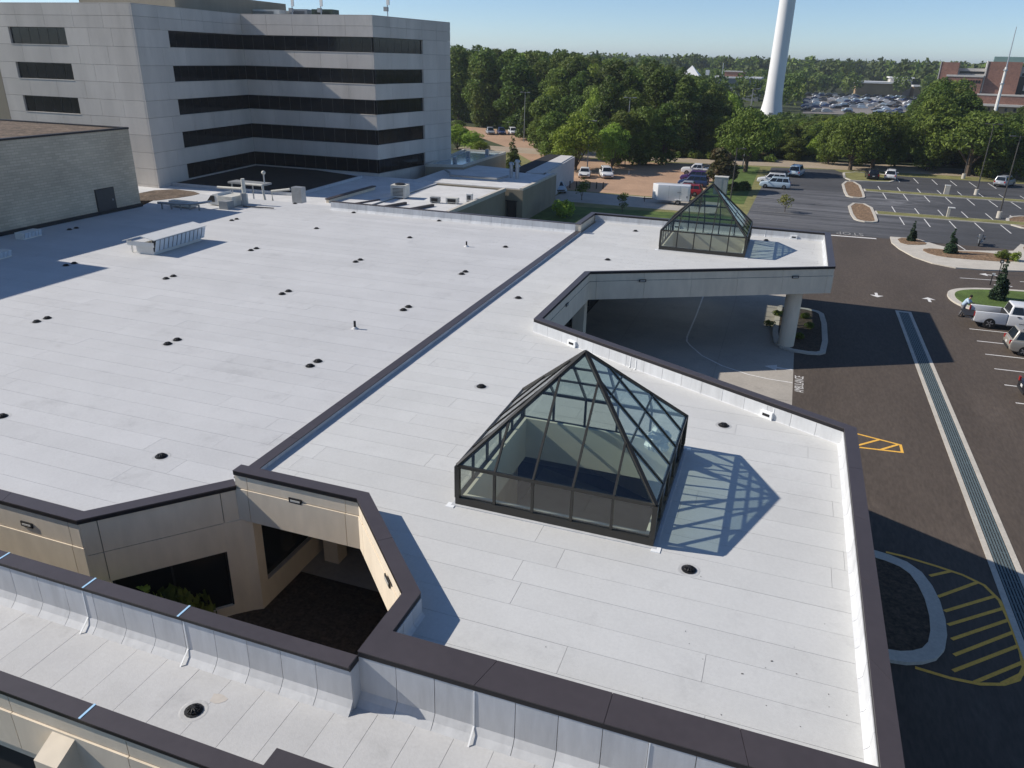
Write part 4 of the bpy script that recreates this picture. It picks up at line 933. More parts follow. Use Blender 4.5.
# ------------------------------------------------------------------ trees and shrubs
leaf_dark = leaf_mat('dark leaves', (.042,.072,.012), (.115,.168,.027))
leaf_mid = leaf_mat('mid green leaves', (.072,.112,.018), (.18,.235,.04))
leaf_bright = leaf_mat('bright green leaves', (.17,.25,.03), (.31,.41,.06), .35)
leaf_red = leaf_mat('reddish leaves', (.060,.090,.020), (.15,.105,.045))
leaf_conifer = leaf_mat('conifer needles', (.014,.032,.014), (.030,.058,.022), .15)
leaf_yellow = leaf_mat('yellowish leaves', (.12,.14,.035), (.26,.25,.07), .35)
def leaf_cloud(rs, lobes, n, size, flat=.5, up=.35):
    """n leaf quads spread over the outer shells of several lobes (cx,cy,cz,rx,ry,rz); returns verts, faces"""
    w = np.array([l[3]*l[4]+l[4]*l[5] for l in lobes]); w = w/w.sum()
    idx = rs.choice(len(lobes), n, p=w); Lb = np.array(lobes)[idx]
    d = rs.normal(size=(n,3)); d[:,2] += up; d /= np.linalg.norm(d, axis=1)[:,None]
    r = 1-np.abs(rs.normal(0, .20, n)); r = np.clip(r, .25, 1.08)
    c = Lb[:,:3]+d*Lb[:,3:]*r[:,None]
    nn = d+rs.normal(0, .75, (n,3)); nn /= np.linalg.norm(nn, axis=1)[:,None]
    t = np.cross(nn, rs.normal(size=(n,3))); t /= np.linalg.norm(t, axis=1)[:,None]; b = np.cross(nn, t)
    s = size*rs.uniform(.55, 1.25, n)[:,None]
    v = np.stack([c-t*s-b*s*flat, c+t*s-b*s*flat*.6, c+t*s*.8+b*s*flat, c-t*s*.7+b*s*flat*.8], 1).reshape(-1,3)
    return v
def mesh_quads(name, v, m):
    n = len(v)//4; me = bpy.data.meshes.new(name)
    me.vertices.add(n*4); me.vertices.foreach_set('co', np.asarray(v, dtype=np.float32).ravel())
    me.loops.add(n*4); me.loops.foreach_set('vertex_index', np.arange(n*4, dtype=np.int32))
    me.polygons.add(n); me.polygons.foreach_set('loop_start', np.arange(0, n*4, 4, dtype=np.int32))
    me.update(calc_edges=True); me.validate(); me.materials.append(m); return me
def crown_lobes(rs, w, h, z0, k, shape):
    L = []
    if shape == 'cone':
        for i in range(k):
            t = (i+.5)/k; r = w/2*(1-t)**.8; 
            for j in range(max(1, int(5*(1-t)))):
                a = rs.uniform(0, 6.28); L.append((math.cos(a)*r*.42, math.sin(a)*r*.42, z0+(h-z0)*t, r*.66+.03*w, r*.66+.03*w, (h-z0)/k*.9))
        return L
    if shape == 'tall':
        for i in range(k):
            t = rs.uniform(.02, .95); a = rs.uniform(0, 6.28); prof = math.sin(math.pi*(.12+.80*t))**.7
            r = w/2*prof*rs.uniform(.25, .75); q = w*rs.uniform(.15, .24)
            L.append((math.cos(a)*r, math.sin(a)*r, z0+(h-z0)*t*.9+.2, q, q, q*rs.uniform(.8,1.2)))
        L.append((0,0,h-w*.15,w*.17,w*.17,w*.2)); return L
    if shape == 'bush':
        for i in range(k):
            a = rs.uniform(0, 6.28); r = w/2*rs.uniform(.1, .7); q = w*rs.uniform(.16, .26); L.append((math.cos(a)*r, math.sin(a)*r, h*rs.uniform(.15, .6), q, q, h*.36))
        return L
    for i in range(k):
        a = rs.uniform(0, 6.28); t = rs.uniform(0, 1); r = w/2*rs.uniform(.30, .78)*math.sqrt(max(.1, 1-(t*.9)**2)); q = w*rs.uniform(.15, .25)
        L.append((math.cos(a)*r, math.sin(a)*r, z0+(h-z0)*(.22+.58*t), q, q, q*rs.uniform(.6,.85)))
    L.append((0,0,h-w*.16,w*.2,w*.2,w*.16)); return L
def trunk_mesh(rs, h, z0, r, w, limbs=5):
    mb = MB(); top = z0+(h-z0)*.55
    mb.tube([(0,0,-.3),(rs.uniform(-.1,.1)*w*.1,0,z0*.6),(rs.uniform(-.05,.05)*w,rs.uniform(-.05,.05)*w,top)], [r*1.35,r,r*.35], 7)
    for k in range(limbs):
        a = 6.28*k/limbs+rs.uniform(-.4,.4); zs = z0*rs.uniform(.6,1.0); e = w*rs.uniform(.22,.36)
        mb.tube([(0,0,zs),(math.cos(a)*e*.5,math.sin(a)*e*.5,zs+(h-zs)*.28),(math.cos(a)*e,math.sin(a)*e,zs+(h-zs)*rs.uniform(.45,.6))], [r*.55,r*.36,r*.12], 5)
    me = bpy.data.meshes.new('trunk'); me.from_pydata(mb.v, [], mb.f); me.materials.append(bark); return me
TREES = {}
def proto_tree(key, w, h, z0, k, n, size, m, shape='round', r=.25, variants=2, up=.35):
    TREES[key] = []
    for v in range(variants):
        rs = np.random.RandomState(hash_key(key)+v*17)
        cm = mesh_quads('crown', leaf_cloud(rs, crown_lobes(rs, w, h, z0, k, shape), n, size, up=up), m)
        tm = trunk_mesh(rs, h, z0, r, w) if r else None
        TREES[key].append((cm, tm, w, h))
def hash_key(s): return sum(ord(c)*(i+3) for i, c in enumerate(s)) % 9973
proto_tree('oak', 11, 9.5, 2.2, 24, 8000, .22, leaf_mid, 'round', .32, 3)
proto_tree('dark', 9, 17, 1.2, 34, 9000, .30, leaf_dark, 'tall', .30, 3)
proto_tree('wood', 10, 16, 1.0, 34, 9000, .30, leaf_mid, 'tall', .30, 3)
proto_tree('lime', 8, 9, .4, 26, 6500, .20, leaf_bright, 'round', .18, 2)
proto_tree('myrtle', 6, 6.2, 1.0, 15, 3000, .24, leaf_red, 'round', .12, 2)
proto_tree('cone', 5, 9, .6, 10, 2600, .25, leaf_dark, 'cone', .14, 1)
proto_tree('conifer', 1.5, 3.0, .05, 8, 2600, .10, leaf_conifer, 'cone', .05, 2)
proto_tree('sapling', 2.4, 2.6, .6, 8, 420, .11, leaf_mid, 'round', .04, 2)
proto_tree('yellowsap', 2.4, 2.4, .7, 8, 380, .12, leaf_yellow, 'round', .04, 1)
proto_tree('shrub', 2.2, 1.3, .15, 9, 900, .11, leaf_mid, 'bush', 0, 2)
proto_tree('yshrub', 2.0, 1.5, .15, 9, 700, .12, leaf_bright, 'bush', 0, 1)
proto_tree('dshrub', 2.2, 1.3, .15, 9, 900, .11, leaf_dark, 'bush', 0, 1)
def plant(name, key, loc, height, label, cat='tree', group=None, width=None, rz=None):
    cm, tm, w, h = R.choice(TREES[key]); t = thing(name, label, cat, loc, group)
    s = height/h; sx = (width/w) if width else s*R.uniform(.92, 1.1); rot = rz if rz is not None else R.uniform(0, 6.28)
    for nm, me in (('crown', cm), ('trunk', tm)):
        if me is None: continue
        o = bpy.data.objects.new(nm, me); C.objects.link(o); o.parent = t
    t.scale = (sx, sx, s); t.rotation_euler = (0,0,rot); return t
# trees one can single out
plant('oak_tree','oak',G(-7.2,144.5),11.0,'spreading dark oak with a forked trunk on the verge between the two car parks', width=11.5)
plant('crape_myrtle','myrtle',G(-9.9,120.2),6.3,'reddish crape myrtle beside the row of parked cars and grey cabinet', width=7)
plant('oak_tree','oak',G(10.7,157.1),9.6,'left of two oaks whose trunks stand at the corner of the dark car park', width=11)
plant('oak_tree','oak',G(14.9,162.6),10.2,'oak with a pale forked trunk right behind the black parked car', width=12)
plant('oak_tree','oak',G(30.3,159.2),11,'broad oak behind the light poles at the rear of the dark car park', width=15)
plant('lime_tree','lime',G(-34.6,131),9.9,'large bright green rounded tree beside the two white cars facing the camera', width=10.5)
plant('lime_tree','lime',G(-29.5,136.5),8.0,'second bright green tree just right of and behind the brightest one', width=7)
plant('shade_tree','wood',G(-47.6,155.0),11,'dark rounded tree left of the bright green tree across the far lot', width=9)
plant('conical_tree','cone',G(-58.8,176.7),10.4,'dark conical tree behind the far row of parked cars')
plant('conical_tree','cone',G(-43.6,123.5),5.9,'small dark conical evergreen between the wet roof annex and white shed')
plant('shade_tree','wood',G(-29.2,141),9.6,'dark leafy tree right of the bright green trees at the tan lot edge', width=8)
plant('shade_tree','wood',G(-26.0,144.0),10.2,'middle tree of the dark row along the tan lot rear edge', width=8)
plant('shade_tree','dark',G(-22.5,147.5),10.8,'right tree of the dark row along the tan lot rear edge', width=8.5)
plant('oak_tree','oak',G(31.4,108.2),4.2,'low bushy dark tree cut by the right picture edge in the dark car park', width=5.5)
plant('conifer','conifer',G(13.9,92.8),2.3,'small dark conifer in the mulch bed at the left end of the pavement')
plant('conifer','conifer',G(17.0,88.0),2.6,'small dark conifer in the middle of the long mulch bed')
plant('conifer','conifer',G(17.9,70.6),3.4,'tallest conifer, standing on the lawn island behind the white pickup')
plant('sapling','yellowsap',G(.4,105.6),2.3,'yellowish sapling growing in the worn striped car park')
plant('sapling','sapling',G(-18.9,95.4),2.5,'thin green sapling behind the rear parapet on the shaded lawn')
plant('sapling','sapling',G(-25.9,102.1),3.1,'thin dark sapling by the paved edge near the white shed')
plant('sapling','yellowsap',G(-9.8,99.0),2.2,'yellowish sapling seen right of the far pyramid tip')
plant('bush','yshrub',G(-24.9,89.4),2.3,'bright green bush at the foot of the plant hall wall','bush', width=3.4)
for k, (x, y, lb) in enumerate(((21.6,87.6,'green shrub at the right end of the long mulch bed'),(22.6,87.0,'brownish shrub at the right tip of the long mulch bed'),(26.5,93,'low shrub in the bed at the right picture edge'))):
    plant('shrub', ('shrub','yshrub','dshrub')[k], G(x,y,.12), 1.0, lb, 'shrub')
for k, (x, y) in enumerate(((-7.6,120.5),(-6.9,121.3),(-6.2,121.8),(-5.5,122.3))): plant('hedge_shrub','dshrub',G(x,y),1.7,'dark clipped hedge shrub behind the grey cabinet','shrub','hedge behind the grey cabinet', width=2.2)
for k in range(16):
    x = -24+k*1.35; plant('verge_shrub', R.choice(('myrtle','shrub','dshrub','shrub')), G(x, 164.5+x*.22+R.uniform(-1,1)), R.uniform(1.2,2.4), 'low shrub along the far verge below the woodland','shrub','low shrubs along the far road', width=R.uniform(2.5,3.6))
for k, (x, y, h, w, key) in enumerate(((-64.8,149.5,5.2,7,'lime'),(-61.0,148.2,4.2,6,'lime'),(-58.4,146.5,2.6,4,'lime'),(-70,161,4.2,6,'myrtle'),(-74,170,4.2,6,'wood'),(-43.2,146,8.6,7.5,'wood'))):
    plant('garden_tree', key, G(x,y), h, ['yellow green bushy tree directly right of the tower corner','second yellow green bush right of the tower corner','smallest yellow green bush at the edge of the garden by the tower','reddish bushy tree behind the yellow green bushes by the tower','mid green bushy tree behind the reddish one by the tower','dark green tree just left of the bright green one'][k], 'tree', width=w)
plant('bush','yshrub',(-16.75,13.75,-.5),3.35,'pale leaved bush in the courtyard in front of the dark window','bush', width=2.2)
plant('bush','shrub',(-15.75,14.7,-.5),2.95,'darker bush added in the courtyard for the greenery showing in the window glass','bush', width=2.4)  # added bush, standing in for the foliage that shows in the window glass
for k, (x, y) in enumerate(((.9,58.4),(2.9,58.6),(3.2,56.2),(.4,55.6),(2.6,53.6))): plant('bed_plant','shrub',G(x,y,.1),.5,'low plant in the dark bed round the canopy column','plant','low plants round the canopy column', width=.9)

# the wood: each tree of the nearer wood is its own thing, capped by the skyline it makes from afar
SKY = [(430,45),(470,47),(520,52),(560,52),(620,58),(650,62),(690,74),(715,84),(738,98),(752,118),(792,120),(850,112),(905,112),(913,92),(928,78),(950,80),(962,100),(972,111),(1005,111),(1024,104),(1080,104)]
def px_of(x, y, z):
    v = Vector((x, y, z-CAMZ)); a, b, c = v.dot(_r), v.dot(_u), v.dot(_f); return 512+FPX*a/c, 384-FPX*b/c
def ztop_for(x, y, py):
    lo, hi = -5., 60.
    for _ in range(30):
        m = (lo+hi)/2
        if px_of(x, y, m)[1] > py: lo = m
        else: hi = m
    return lo
rw = np.random.RandomState(5); cnt = 0
wood_names = {'dark':('dark forest tree','dark green tree standing in the dense wood beyond the road'),'wood':('leafy','mid green tree standing in the dense wood beyond the road'),'lime':('l','lighter green tree standing in the wood beyond the road')}
d = 170.0
while d < 345 and cnt < 290:
    step = (6.2 if d < 215 else 7.6)*(1+.0006*(d-170)); a = -25.5
    while a < 18:
        aa = rad(a)+rw.uniform(-.4,.4)*step/d; dd = d+rw.uniform(-.45,.45)*step
        x, y = dd*math.sin(aa), dd*math.cos(aa); px, py = px_of(x, y, 0)
        sky_y = np.interp(px, [p[0] for p in SKY], [p[1] for p in SKY])
        left_lot = a < -13 and y < 172+(-13-a)*4.4
        zt = ztop_for(x, y, sky_y)+.5
        f_ = rw.uniform(.55,.95) if d < 200 else (rw.uniform(.72,1.0) if d < 250 else rw.uniform(.88,1.04))
        h = zt*f_
        if 748 < px < 794 and 240 < dd < 345: h = 0
        if not left_lot and h > 3.2:
            key = R.choices(('dark','wood','lime'), (5,5,1.2 if px > 560 else .3))[0]
            if h < 9 and key == 'dark': key = 'wood'
            zone = ('next to the tower', 'above the far car row', 'behind the tan lot', 'behind the white box trailer', 'left of the water tower', 'under the water tower', 'beyond the worn lot', 'behind the two oaks', 'under the red brick hospital', 'at the right picture edge')[int(np.searchsorted((495,555,620,680,745,795,845,905,985), px))]
            lb = ('low ' if h < 7 else 'tall ' if h > 13.5 else '')+{'dark':'dark green','wood':'mid green','lime':'light green'}[key]+' tree '+('in the front rows' if dd < 205 else 'midway back' if dd < 265 else 'in the rear rows')+' of the wood '+zone
            plant('forest_tree', key, (x, y, GZ), h, lb, 'tree', 'trees of the wood beyond the road', width=max(5.5, min(11, h*.62))*rw.uniform(.85,1.2)); cnt += 1
        a += math.degrees(step/d)
    d += step*.92
for x, y, h, w in ((51.2,186,14.5,9.5),(47.6,192,11.5,9),(54.6,181,9,9)):
    plant('magnolia_tree','dark',G(x,y),h,{14.5:'tall dark magnolia below the red brick hospital, largest crown',11.5:'dark magnolia at the left of the tallest magnolia',9:'dark magnolia at the right of the tallest magnolia'}[h],'tree', width=w)
rs = np.random.RandomState(8); out = []
for _ in range(520):
    aa = rad(rs.uniform(-22, 17.5)); dd = rs.uniform(176, 300)**1.0; x, y = dd*math.sin(aa), dd*math.cos(aa)
    if math.degrees(aa) < -13 and y < 178+(-13-math.degrees(aa))*4.4: continue
    if y < 178+.16*max(0, x): continue
    w = rs.uniform(3, 6); h = rs.uniform(1.6, 3.6); out.append(leaf_cloud(rs, [(x+rs.uniform(-1,1),y+rs.uniform(-1,1),GZ+h*.45,w*.5,w*.5,h*.55) for _ in range(3)], 160, .42))
o = bpy.data.objects.new('undergrowth', mesh_quads('undergrowth', np.concatenate(out), leaf_dark)); C.objects.link(o); setp(o, 'dark undergrowth filling the ground between the trunks of the wood', 'undergrowth', None, 'stuff')
# far woods, one mass each
def far_wood(name, label, d0, d1, n, hmin, hmax, m, seed, keep, size):
    rs = np.random.RandomState(seed); out = []
    for _ in range(n):
        dd = math.sqrt(rs.uniform(d0*d0, d1*d1)); aa = rad(rs.uniform(-27, 19)); x, y = dd*math.sin(aa), dd*math.cos(aa)
        if not keep(x, y, dd, math.degrees(aa)): continue
        h = rs.uniform(hmin, hmax); w = h*rs.uniform(.5,.75)
        L = [(x+rs.uniform(-.25,.25)*w, y+rs.uniform(-.25,.25)*w, GZ+h*rs.uniform(.35,.8), w*.3, w*.3, h*.22) for _ in range(7)]+[(x,y,GZ+h*.82,w*.26,w*.26,h*.18)]
        out.append(leaf_cloud(rs, L, 110, size*(.7+.3*dd/d0)))
    me = mesh_quads(name, np.concatenate(out), m); o = bpy.data.objects.new(name, me); C.objects.link(o)
    setp(o, label, 'woodland', None, 'stuff')
in_lot = lambda x, y, dd, a: .0 < a < 8.2 and dd < 560
in_bld = lambda x, y, dd, a: (a > 7.2 and 340 < dd < 480) or (-8.2 < a < -2.2 and 400 < dd < 470) or (2.9 < a < 7.2 and 555 < dd < 655 and (x*7.3) % 1 < .8)
ok = lambda x, y, dd, a: not in_lot(x,y,dd,a) and not in_bld(x,y,dd,a)
low = lambda x, y, dd, a: ok(x,y,dd,a) and a > -9
far_wood('distant_woodland', 'dark tree mass around the distant buildings and crowded car park', 345, 620, 900, 10, 16, leaf_dark, 21, ok, .85)
far_wood('distant_woodland', 'paler trees mixed into the distant tree mass', 345, 640, 420, 10, 16, leaf_mid, 22, ok, .85)
far_wood('horizon_woodland', 'continuous dark woodland along the horizon', 640, 1500, 1500, 18, 26, leaf_dark, 23, ok, 1.7)
far_wood('horizon_woodland', 'mid green trees within the woodland along the horizon', 640, 1300, 700, 18, 25, leaf_mid, 24, ok, 1.7)
rs = np.random.RandomState(3); hv = []; hf = []
n = 60
for i in range(n+1):
    a = rad(-40+75*i/n); h = 30+18*math.sin(i*.23+1)+10*math.sin(i*.61)
    for dd, z in ((3600,GZ),(4200,h*.7),(5200,h),(6800,GZ)): hv.append((dd*math.sin(a), dd*math.cos(a), z))
for i in range(n):
    for j in range(3): hf.append((i*4+j,(i+1)*4+j,(i+1)*4+j+1,i*4+j+1))
build(MB().add(hv, hf), 'hills', mat('distant wooded hills', (.030,.048,.022), .95, .3, .01, fine=.3, fscale=.05), kind='structure', smooth=True)

# ------------------------------------------------------------------ vehicles
rubber = mat('tyre rubber', (.018,.018,.018), .85, .1, 5, coord='obj'); rim_m = mat('alloy rim', (.38,.38,.39), .35, .05, 5, metal=.7, coord='obj')
car_glass = mat('car glass', (.012,.016,.02), .05, .05, 3, spec=.6, coord='obj'); trim = mat('dark trim', (.025,.025,.026), .6, .1, 5, coord='obj')
red_lens = mat('red lens', (.32,.015,.012), .2, .05, 5, coord='obj'); clear_lens = mat('clear lens', (.6,.6,.58), .15, .05, 5, coord='obj')
def paint(name, c, r=.25, metal=0.1): return mat('car paint '+name, c, r, .03, 2, spec=.5, metal=metal, coord='obj')
P_WHITE, P_SILVER, P_CHAMP = paint('white', (.72,.72,.71)), paint('silver', (.42,.44,.46), .28, .4), paint('champagne', (.40,.37,.32), .3, .4)
P_BLACK, P_BLUE, P_RED, P_PURPLE, P_GREY, P_LBLUE = paint('black', (.014,.014,.018)), paint('blue', (.035,.06,.15)), paint('red', (.33,.025,.035)), paint('plum', (.075,.03,.13)), paint('grey', (.10,.105,.11)), paint('pale blue', (.45,.55,.62))
plate = mat('number plate', (.6,.6,.58), .5, .05, 5, coord='obj')
def bevel(o, w, seg=3):
    b = o.modifiers.new('bevel', 'BEVEL'); b.width = w; b.segments = seg; b.limit_method = 'ANGLE'; b.angle_limit = rad(28)
    for p in o.data.polygons: p.use_smooth = True
    return o
def side_prism(poly, y0, y1):   # polygon in x,z extruded across y
    n = len(poly); a = sum(poly[i][0]*poly[(i+1)%n][1]-poly[(i+1)%n][0]*poly[i][1] for i in range(n))
    if a > 0: poly = poly[::-1]
    mb = MB(); return mb.add([(p[0], y0, p[1]) for p in poly]+[(p[0], y1, p[1]) for p in poly], [tuple(range(n))[::-1], tuple(range(n, 2*n))]+[(i, (i+1)%n, n+(i+1)%n, n+i) for i in range(n)])
def wheel(parent, x, y, r, w):
    s = 1 if y > 0 else -1
    mb = MB(); n = 20; prof = [(r*.62,-w/2),(r*.92,-w/2),(r,-w*.32),(r,w*.32),(r*.92,w/2),(r*.62,w/2)]
    mb.lathe(prof, n); mb.v = [(x+v[0], y+v[2], r+v[1]) for v in mb.v]
    wh = build(mb, 'wheel', rubber, parent, smooth=False, obj_space=True)
    mb = MB().lathe([(r*.63,-.02),(r*.63,.02)], n)
    for k in range(5):
        a = 6.28*k/5; mb.bar((math.cos(a)*r*.1, math.sin(a)*r*.1, .03), (math.cos(a)*r*.6, math.sin(a)*r*.6, .03), .07, .03)
    mb.v = [(x+v[0], y+s*(w*.40+v[2]*1), r+v[1]) for v in mb.v]
    build(mb, 'rim', rim_m, wh, obj_space=True)
    mb = MB().lathe([(r*1.16,-.02),(r*1.16,.02)], 22); mb.v = [(x+v[0], y+s*(w*.22)+v[2], r*1.03+v[1]) for v in mb.v]
    build(mb, 'wheel_arch', trim, parent, obj_space=True)
def quad_panel(mb, a, b, c, d, t):   # thin plate on a face, pushed outwards by t
    a, b, c, d = map(Vector, (a, b, c, d)); n = (b-a).cross(d-a).normalized()*t
    return mb.hexa([a, b, c, d], [a+n, b+n, c+n, d+n])
def car(label, loc, rz, body_m, style='suv', group=None, L=4.7, W=1.88, H=1.72, cat='car', name='parked_car'):
    t = thing(name, label, cat, loc, group); t.rotation_euler = (0,0,rz); h = L/2; w = W/2
    belt = .98 if style != 'sedan' else .88; hood = belt-.04
    xf0, xr0 = (h-1.15, -h+.10) if style == 'suv' else (h-1.25, -h+.75)
    xf1, xr1 = (h-1.85, -h+.42) if style == 'suv' else (h-2.0, -h+1.35)
    body = [(h,.38),(h-.02,.62),(h-.16,hood-.14),(h-.55,hood-.04),(xf0,hood+.04),(xr0+.06,belt+.02),(-h+.03,belt-.05),(-h,.62),(-h+.05,.36),(-h+.3,.24),(h-.3,.22)]
    bevel(build(side_prism(body, -w, w), 'body', body_m, t, obj_space=True), .085)
    b_ = [(xr0,-w+.05,belt-.02),(xf0,-w+.05,belt-.02),(xf0,w-.05,belt-.02),(xr0,w-.05,belt-.02)]; tp = [(xr1,-w+.25,H),(xf1,-w+.25,H),(xf1,w-.25,H),(xr1,w-.25,H)]
    bevel(build(MB().hexa(b_, tp), 'cabin', body_m, t, obj_space=True), .07)
    lerp = lambda a, b, q: tuple(a[i]+(b[i]-a[i])*q for i in range(3))
    for s, (i, j) in ((1,(2,3)),(-1,(0,1))):
        for u0, u1 in ((.05,.33),(.36,.64),(.67,.94)) if style == 'suv' else ((.12,.48),(.52,.88)):
            A = lerp(lerp(b_[i],b_[j],u0), lerp(tp[i],tp[j],u0), .16); B = lerp(lerp(b_[i],b_[j],u1), lerp(tp[i],tp[j],u1), .16)
            D = lerp(lerp(b_[i],b_[j],u1), lerp(tp[i],tp[j],u1), .86); E = lerp(lerp(b_[i],b_[j],u0), lerp(tp[i],tp[j],u0), .86)
            build(quad_panel(MB(), A, B, D, E, .012), 'side_window', car_glass, t, obj_space=True)
    for nm, (i, j) in (('windscreen',(1,2)),('rear_window',(3,0))):
        A = lerp(lerp(b_[i],b_[j],.07), lerp(tp[i],tp[j],.07), .14); B = lerp(lerp(b_[i],b_[j],.93), lerp(tp[i],tp[j],.93), .14)
        D = lerp(lerp(b_[i],b_[j],.93), lerp(tp[i],tp[j],.93), .88); E = lerp(lerp(b_[i],b_[j],.07), lerp(tp[i],tp[j],.07), .88)
        build(quad_panel(MB(), A, B, D, E, .012), nm, car_glass, t, obj_space=True)
    for sx in (h-.92, -h+.95):
        for sy in (-1, 1): wheel(t, sx, sy*(w-.10), .345, .23)
    for sy in (-1, 1):
        build(MB().box((h-.10,sy*(w-.28),.70),(.16,.36,.15)), 'headlight', clear_lens, t, obj_space=True)
        build(MB().box((-h+.035,sy*(w-.16),.86),(.09,.2,.26)), 'taillight', red_lens, t, obj_space=True)
        build(MB().box((xf0-.12,sy*(w+.06),belt+.10),(.12,.2,.14)), 'mirror', body_m, t, obj_space=True)
    build(MB().box((h-.015,0,.50),(.06,W*.62,.16)), 'grille', trim, t, obj_space=True)
    build(MB().box((-h-.005,0,.42),(.05,W*.8,.16)), 'bumper', trim, t, obj_space=True)
    build(MB().box((-h-.015,0,.68),(.03,.34,.15)), 'number_plate', plate, t, obj_space=True)
    if style == 'suv':
        for sy in (-1, 1): build(MB().bar((xr1+.2,sy*(w-.33),H+.05),(xf1-.15,sy*(w-.33),H+.05),.04), 'roof_rail', trim, t, obj_space=True)
    return t
def pickup(label, loc, rz, body_m, open_gate=True, L=5.9, W=2.0, H=1.92, group=None):
    t = thing('pickup_truck', label, 'pickup', loc, group); t.rotation_euler = (0,0,rz); h = L/2; w = W/2
    front = [(h,.50),(h-.02,.80),(h-.08,1.10),(h-.5,1.18),(h-1.55,1.22),(-.72,1.22),(-.72,.36),(h-.3,.36)]
    bevel(build(side_prism(front, -w, w), 'body', body_m, t, obj_space=True), .08)
    b_ = [(-.70,-w+.06,1.18),(h-1.45,-w+.06,1.18),(h-1.45,w-.06,1.18),(-.70,w-.06,1.18)]; tp = [(-.52,-w+.24,H),(h-2.15,-w+.24,H),(h-2.15,w-.24,H),(-.52,w-.24,H)]
    bevel(build(MB().hexa(b_, tp), 'cab', body_m, t, obj_space=True), .07)
    lerp = lambda a, b, q: tuple(a[i]+(b[i]-a[i])*q for i in range(3))
    for (i, j) in ((2,3),(0,1)):
        for u0, u1 in ((.14,.5),(.54,.93)) if i == 2 else ((.07,.46),(.5,.86)):
            A = lerp(lerp(b_[i],b_[j],u0), lerp(tp[i],tp[j],u0), .12); B = lerp(lerp(b_[i],b_[j],u1), lerp(tp[i],tp[j],u1), .12)
            D = lerp(lerp(b_[i],b_[j],u1), lerp(tp[i],tp[j],u1), .84); E = lerp(lerp(b_[i],b_[j],u0), lerp(tp[i],tp[j],u0), .84)
            build(quad_panel(MB(), A, B, D, E, .012), 'side_window', car_glass, t, obj_space=True)
    for nm, (i, j) in (('windscreen',(1,2)),('rear_window',(3,0))):
        A = lerp(lerp(b_[i],b_[j],.08), lerp(tp[i],tp[j],.08), .12); B = lerp(lerp(b_[i],b_[j],.92), lerp(tp[i],tp[j],.92), .12)
        D = lerp(lerp(b_[i],b_[j],.92), lerp(tp[i],tp[j],.92), .88); E = lerp(lerp(b_[i],b_[j],.08), lerp(tp[i],tp[j],.08), .88)
        build(quad_panel(MB(), A, B, D, E, .012), nm, car_glass, t, obj_space=True)
    for sy in (-1, 1):
        o = build(side_prism([(-.75,.40),(-.75,1.26),(-h+.02,1.26),(-h+.02,.48),(-h+.3,.40)], sy*w-(.14 if sy > 0 else 0), sy*w+(0 if sy > 0 else .14)), 'bed_side', body_m, t, obj_space=True); bevel(o, .05)
        build(MB().box((-h+.03,sy*(w-.10),1.02),(.08,.17,.36)), 'taillight', red_lens, t, obj_space=True)
        build(MB().box((h-.08,sy*(w-.25),.96),(.16,.42,.2)), 'headlight', clear_lens, t, obj_space=True)
        build(MB().box((h-1.65,sy*(w+.12),1.32),(.14,.24,.24)), 'mirror', trim, t, obj_space=True)
        for x in (-.05, .98): build(MB().box((x,sy*(w+.012),1.12),(.2,.03,.05)), 'door_handle', trim, t, obj_space=True)
        build(MB().box((.45,sy*(w-.04),.36),(2.2,.16,.08)), 'running_board', trim, t, obj_space=True)
        for sx in (h-1.02, -h+1.12): wheel(t, sx, sy*(w-.11), .41, .27)
    build(MB().box((-h/2-.42,0,.78),(h-.75,W-.28,.10)), 'bed_floor', trim, t, obj_space=True)
    build(MB().box((-.82,0,1.02),(.07,W-.28,.46)), 'bed_front', trim, t, obj_space=True)
    build(MB().box((-h-.30,0,.80),(.62,W-.26,.07)), 'tailgate', trim, t, obj_space=True) if open_gate else build(MB().box((-h+.04,0,1.0),(.07,W-.3,.5)), 'tailgate', body_m, t, obj_space=True)
    build(MB().box((-h+.02,0,.56),(.16,W*.92,.18)), 'bumper', steel, t, obj_space=True)
    build(MB().box((h-.01,0,.78),(.07,W*.6,.34)), 'grille', trim, t, obj_space=True)
    return t
pickup('large white pickup with its tailgate down beside the lawn island', G(17.4,62.75,.03), 0, P_WHITE)
car('champagne silver SUV parked nose away just below the white pickup', G(18.0,57.0,.03), 0, P_CHAMP, 'suv', L=4.75)
car('dark blue car just entering the right picture edge', G(17.0,48.3,.03), 0, P_BLACK, 'sedan', L=4.7, H=1.45)
car('silver blue SUV, nearer of two parked side by side left of the dark car park', G(-1.6,126.6,.03), math.pi, P_LBLUE, 'suv', 'two SUVs at the lot edge')
car('white SUV parked just behind the silver blue one', G(-2.2,131.2,.03), math.pi, P_WHITE, 'suv')
car('pale blue tall SUV at the corner of the dark car park by the far road', G(1.4,143.4,.03), rad(80), P_LBLUE, 'suv', L=5.2, H=1.9, W=2)
car('black SUV parked tail towards the camera beneath the oak', G(13.6,146.2,.03), rad(92), P_BLACK, 'suv')
car('white SUV parked beside the black one at the rear of the dark car park', G(16.6,147.0,.03), rad(82), P_WHITE, 'suv')
car('silver grey SUV parked near the right picture edge at the rear of the car park', G(33.9,148.0,.03), rad(60), P_SILVER, 'suv', L=5.0)
car('left of two white cars facing the camera on the tan lot', G(-31.2,124.0,.03), rad(-78), P_WHITE, 'sedan', H=1.5)
car('right of two white cars facing the camera on the tan lot, a tall SUV', G(-27.9,125.2,.03), rad(-70), P_WHITE, 'suv')
car('blue white car half hidden beside the plant hall wall', G(-31.0,107.5,.03), rad(-60), P_LBLUE, 'sedan', H=1.45)
car('dark SUV right behind the white box trailer', G(-14.3,108.2,.03), math.pi, P_BLACK, 'suv')
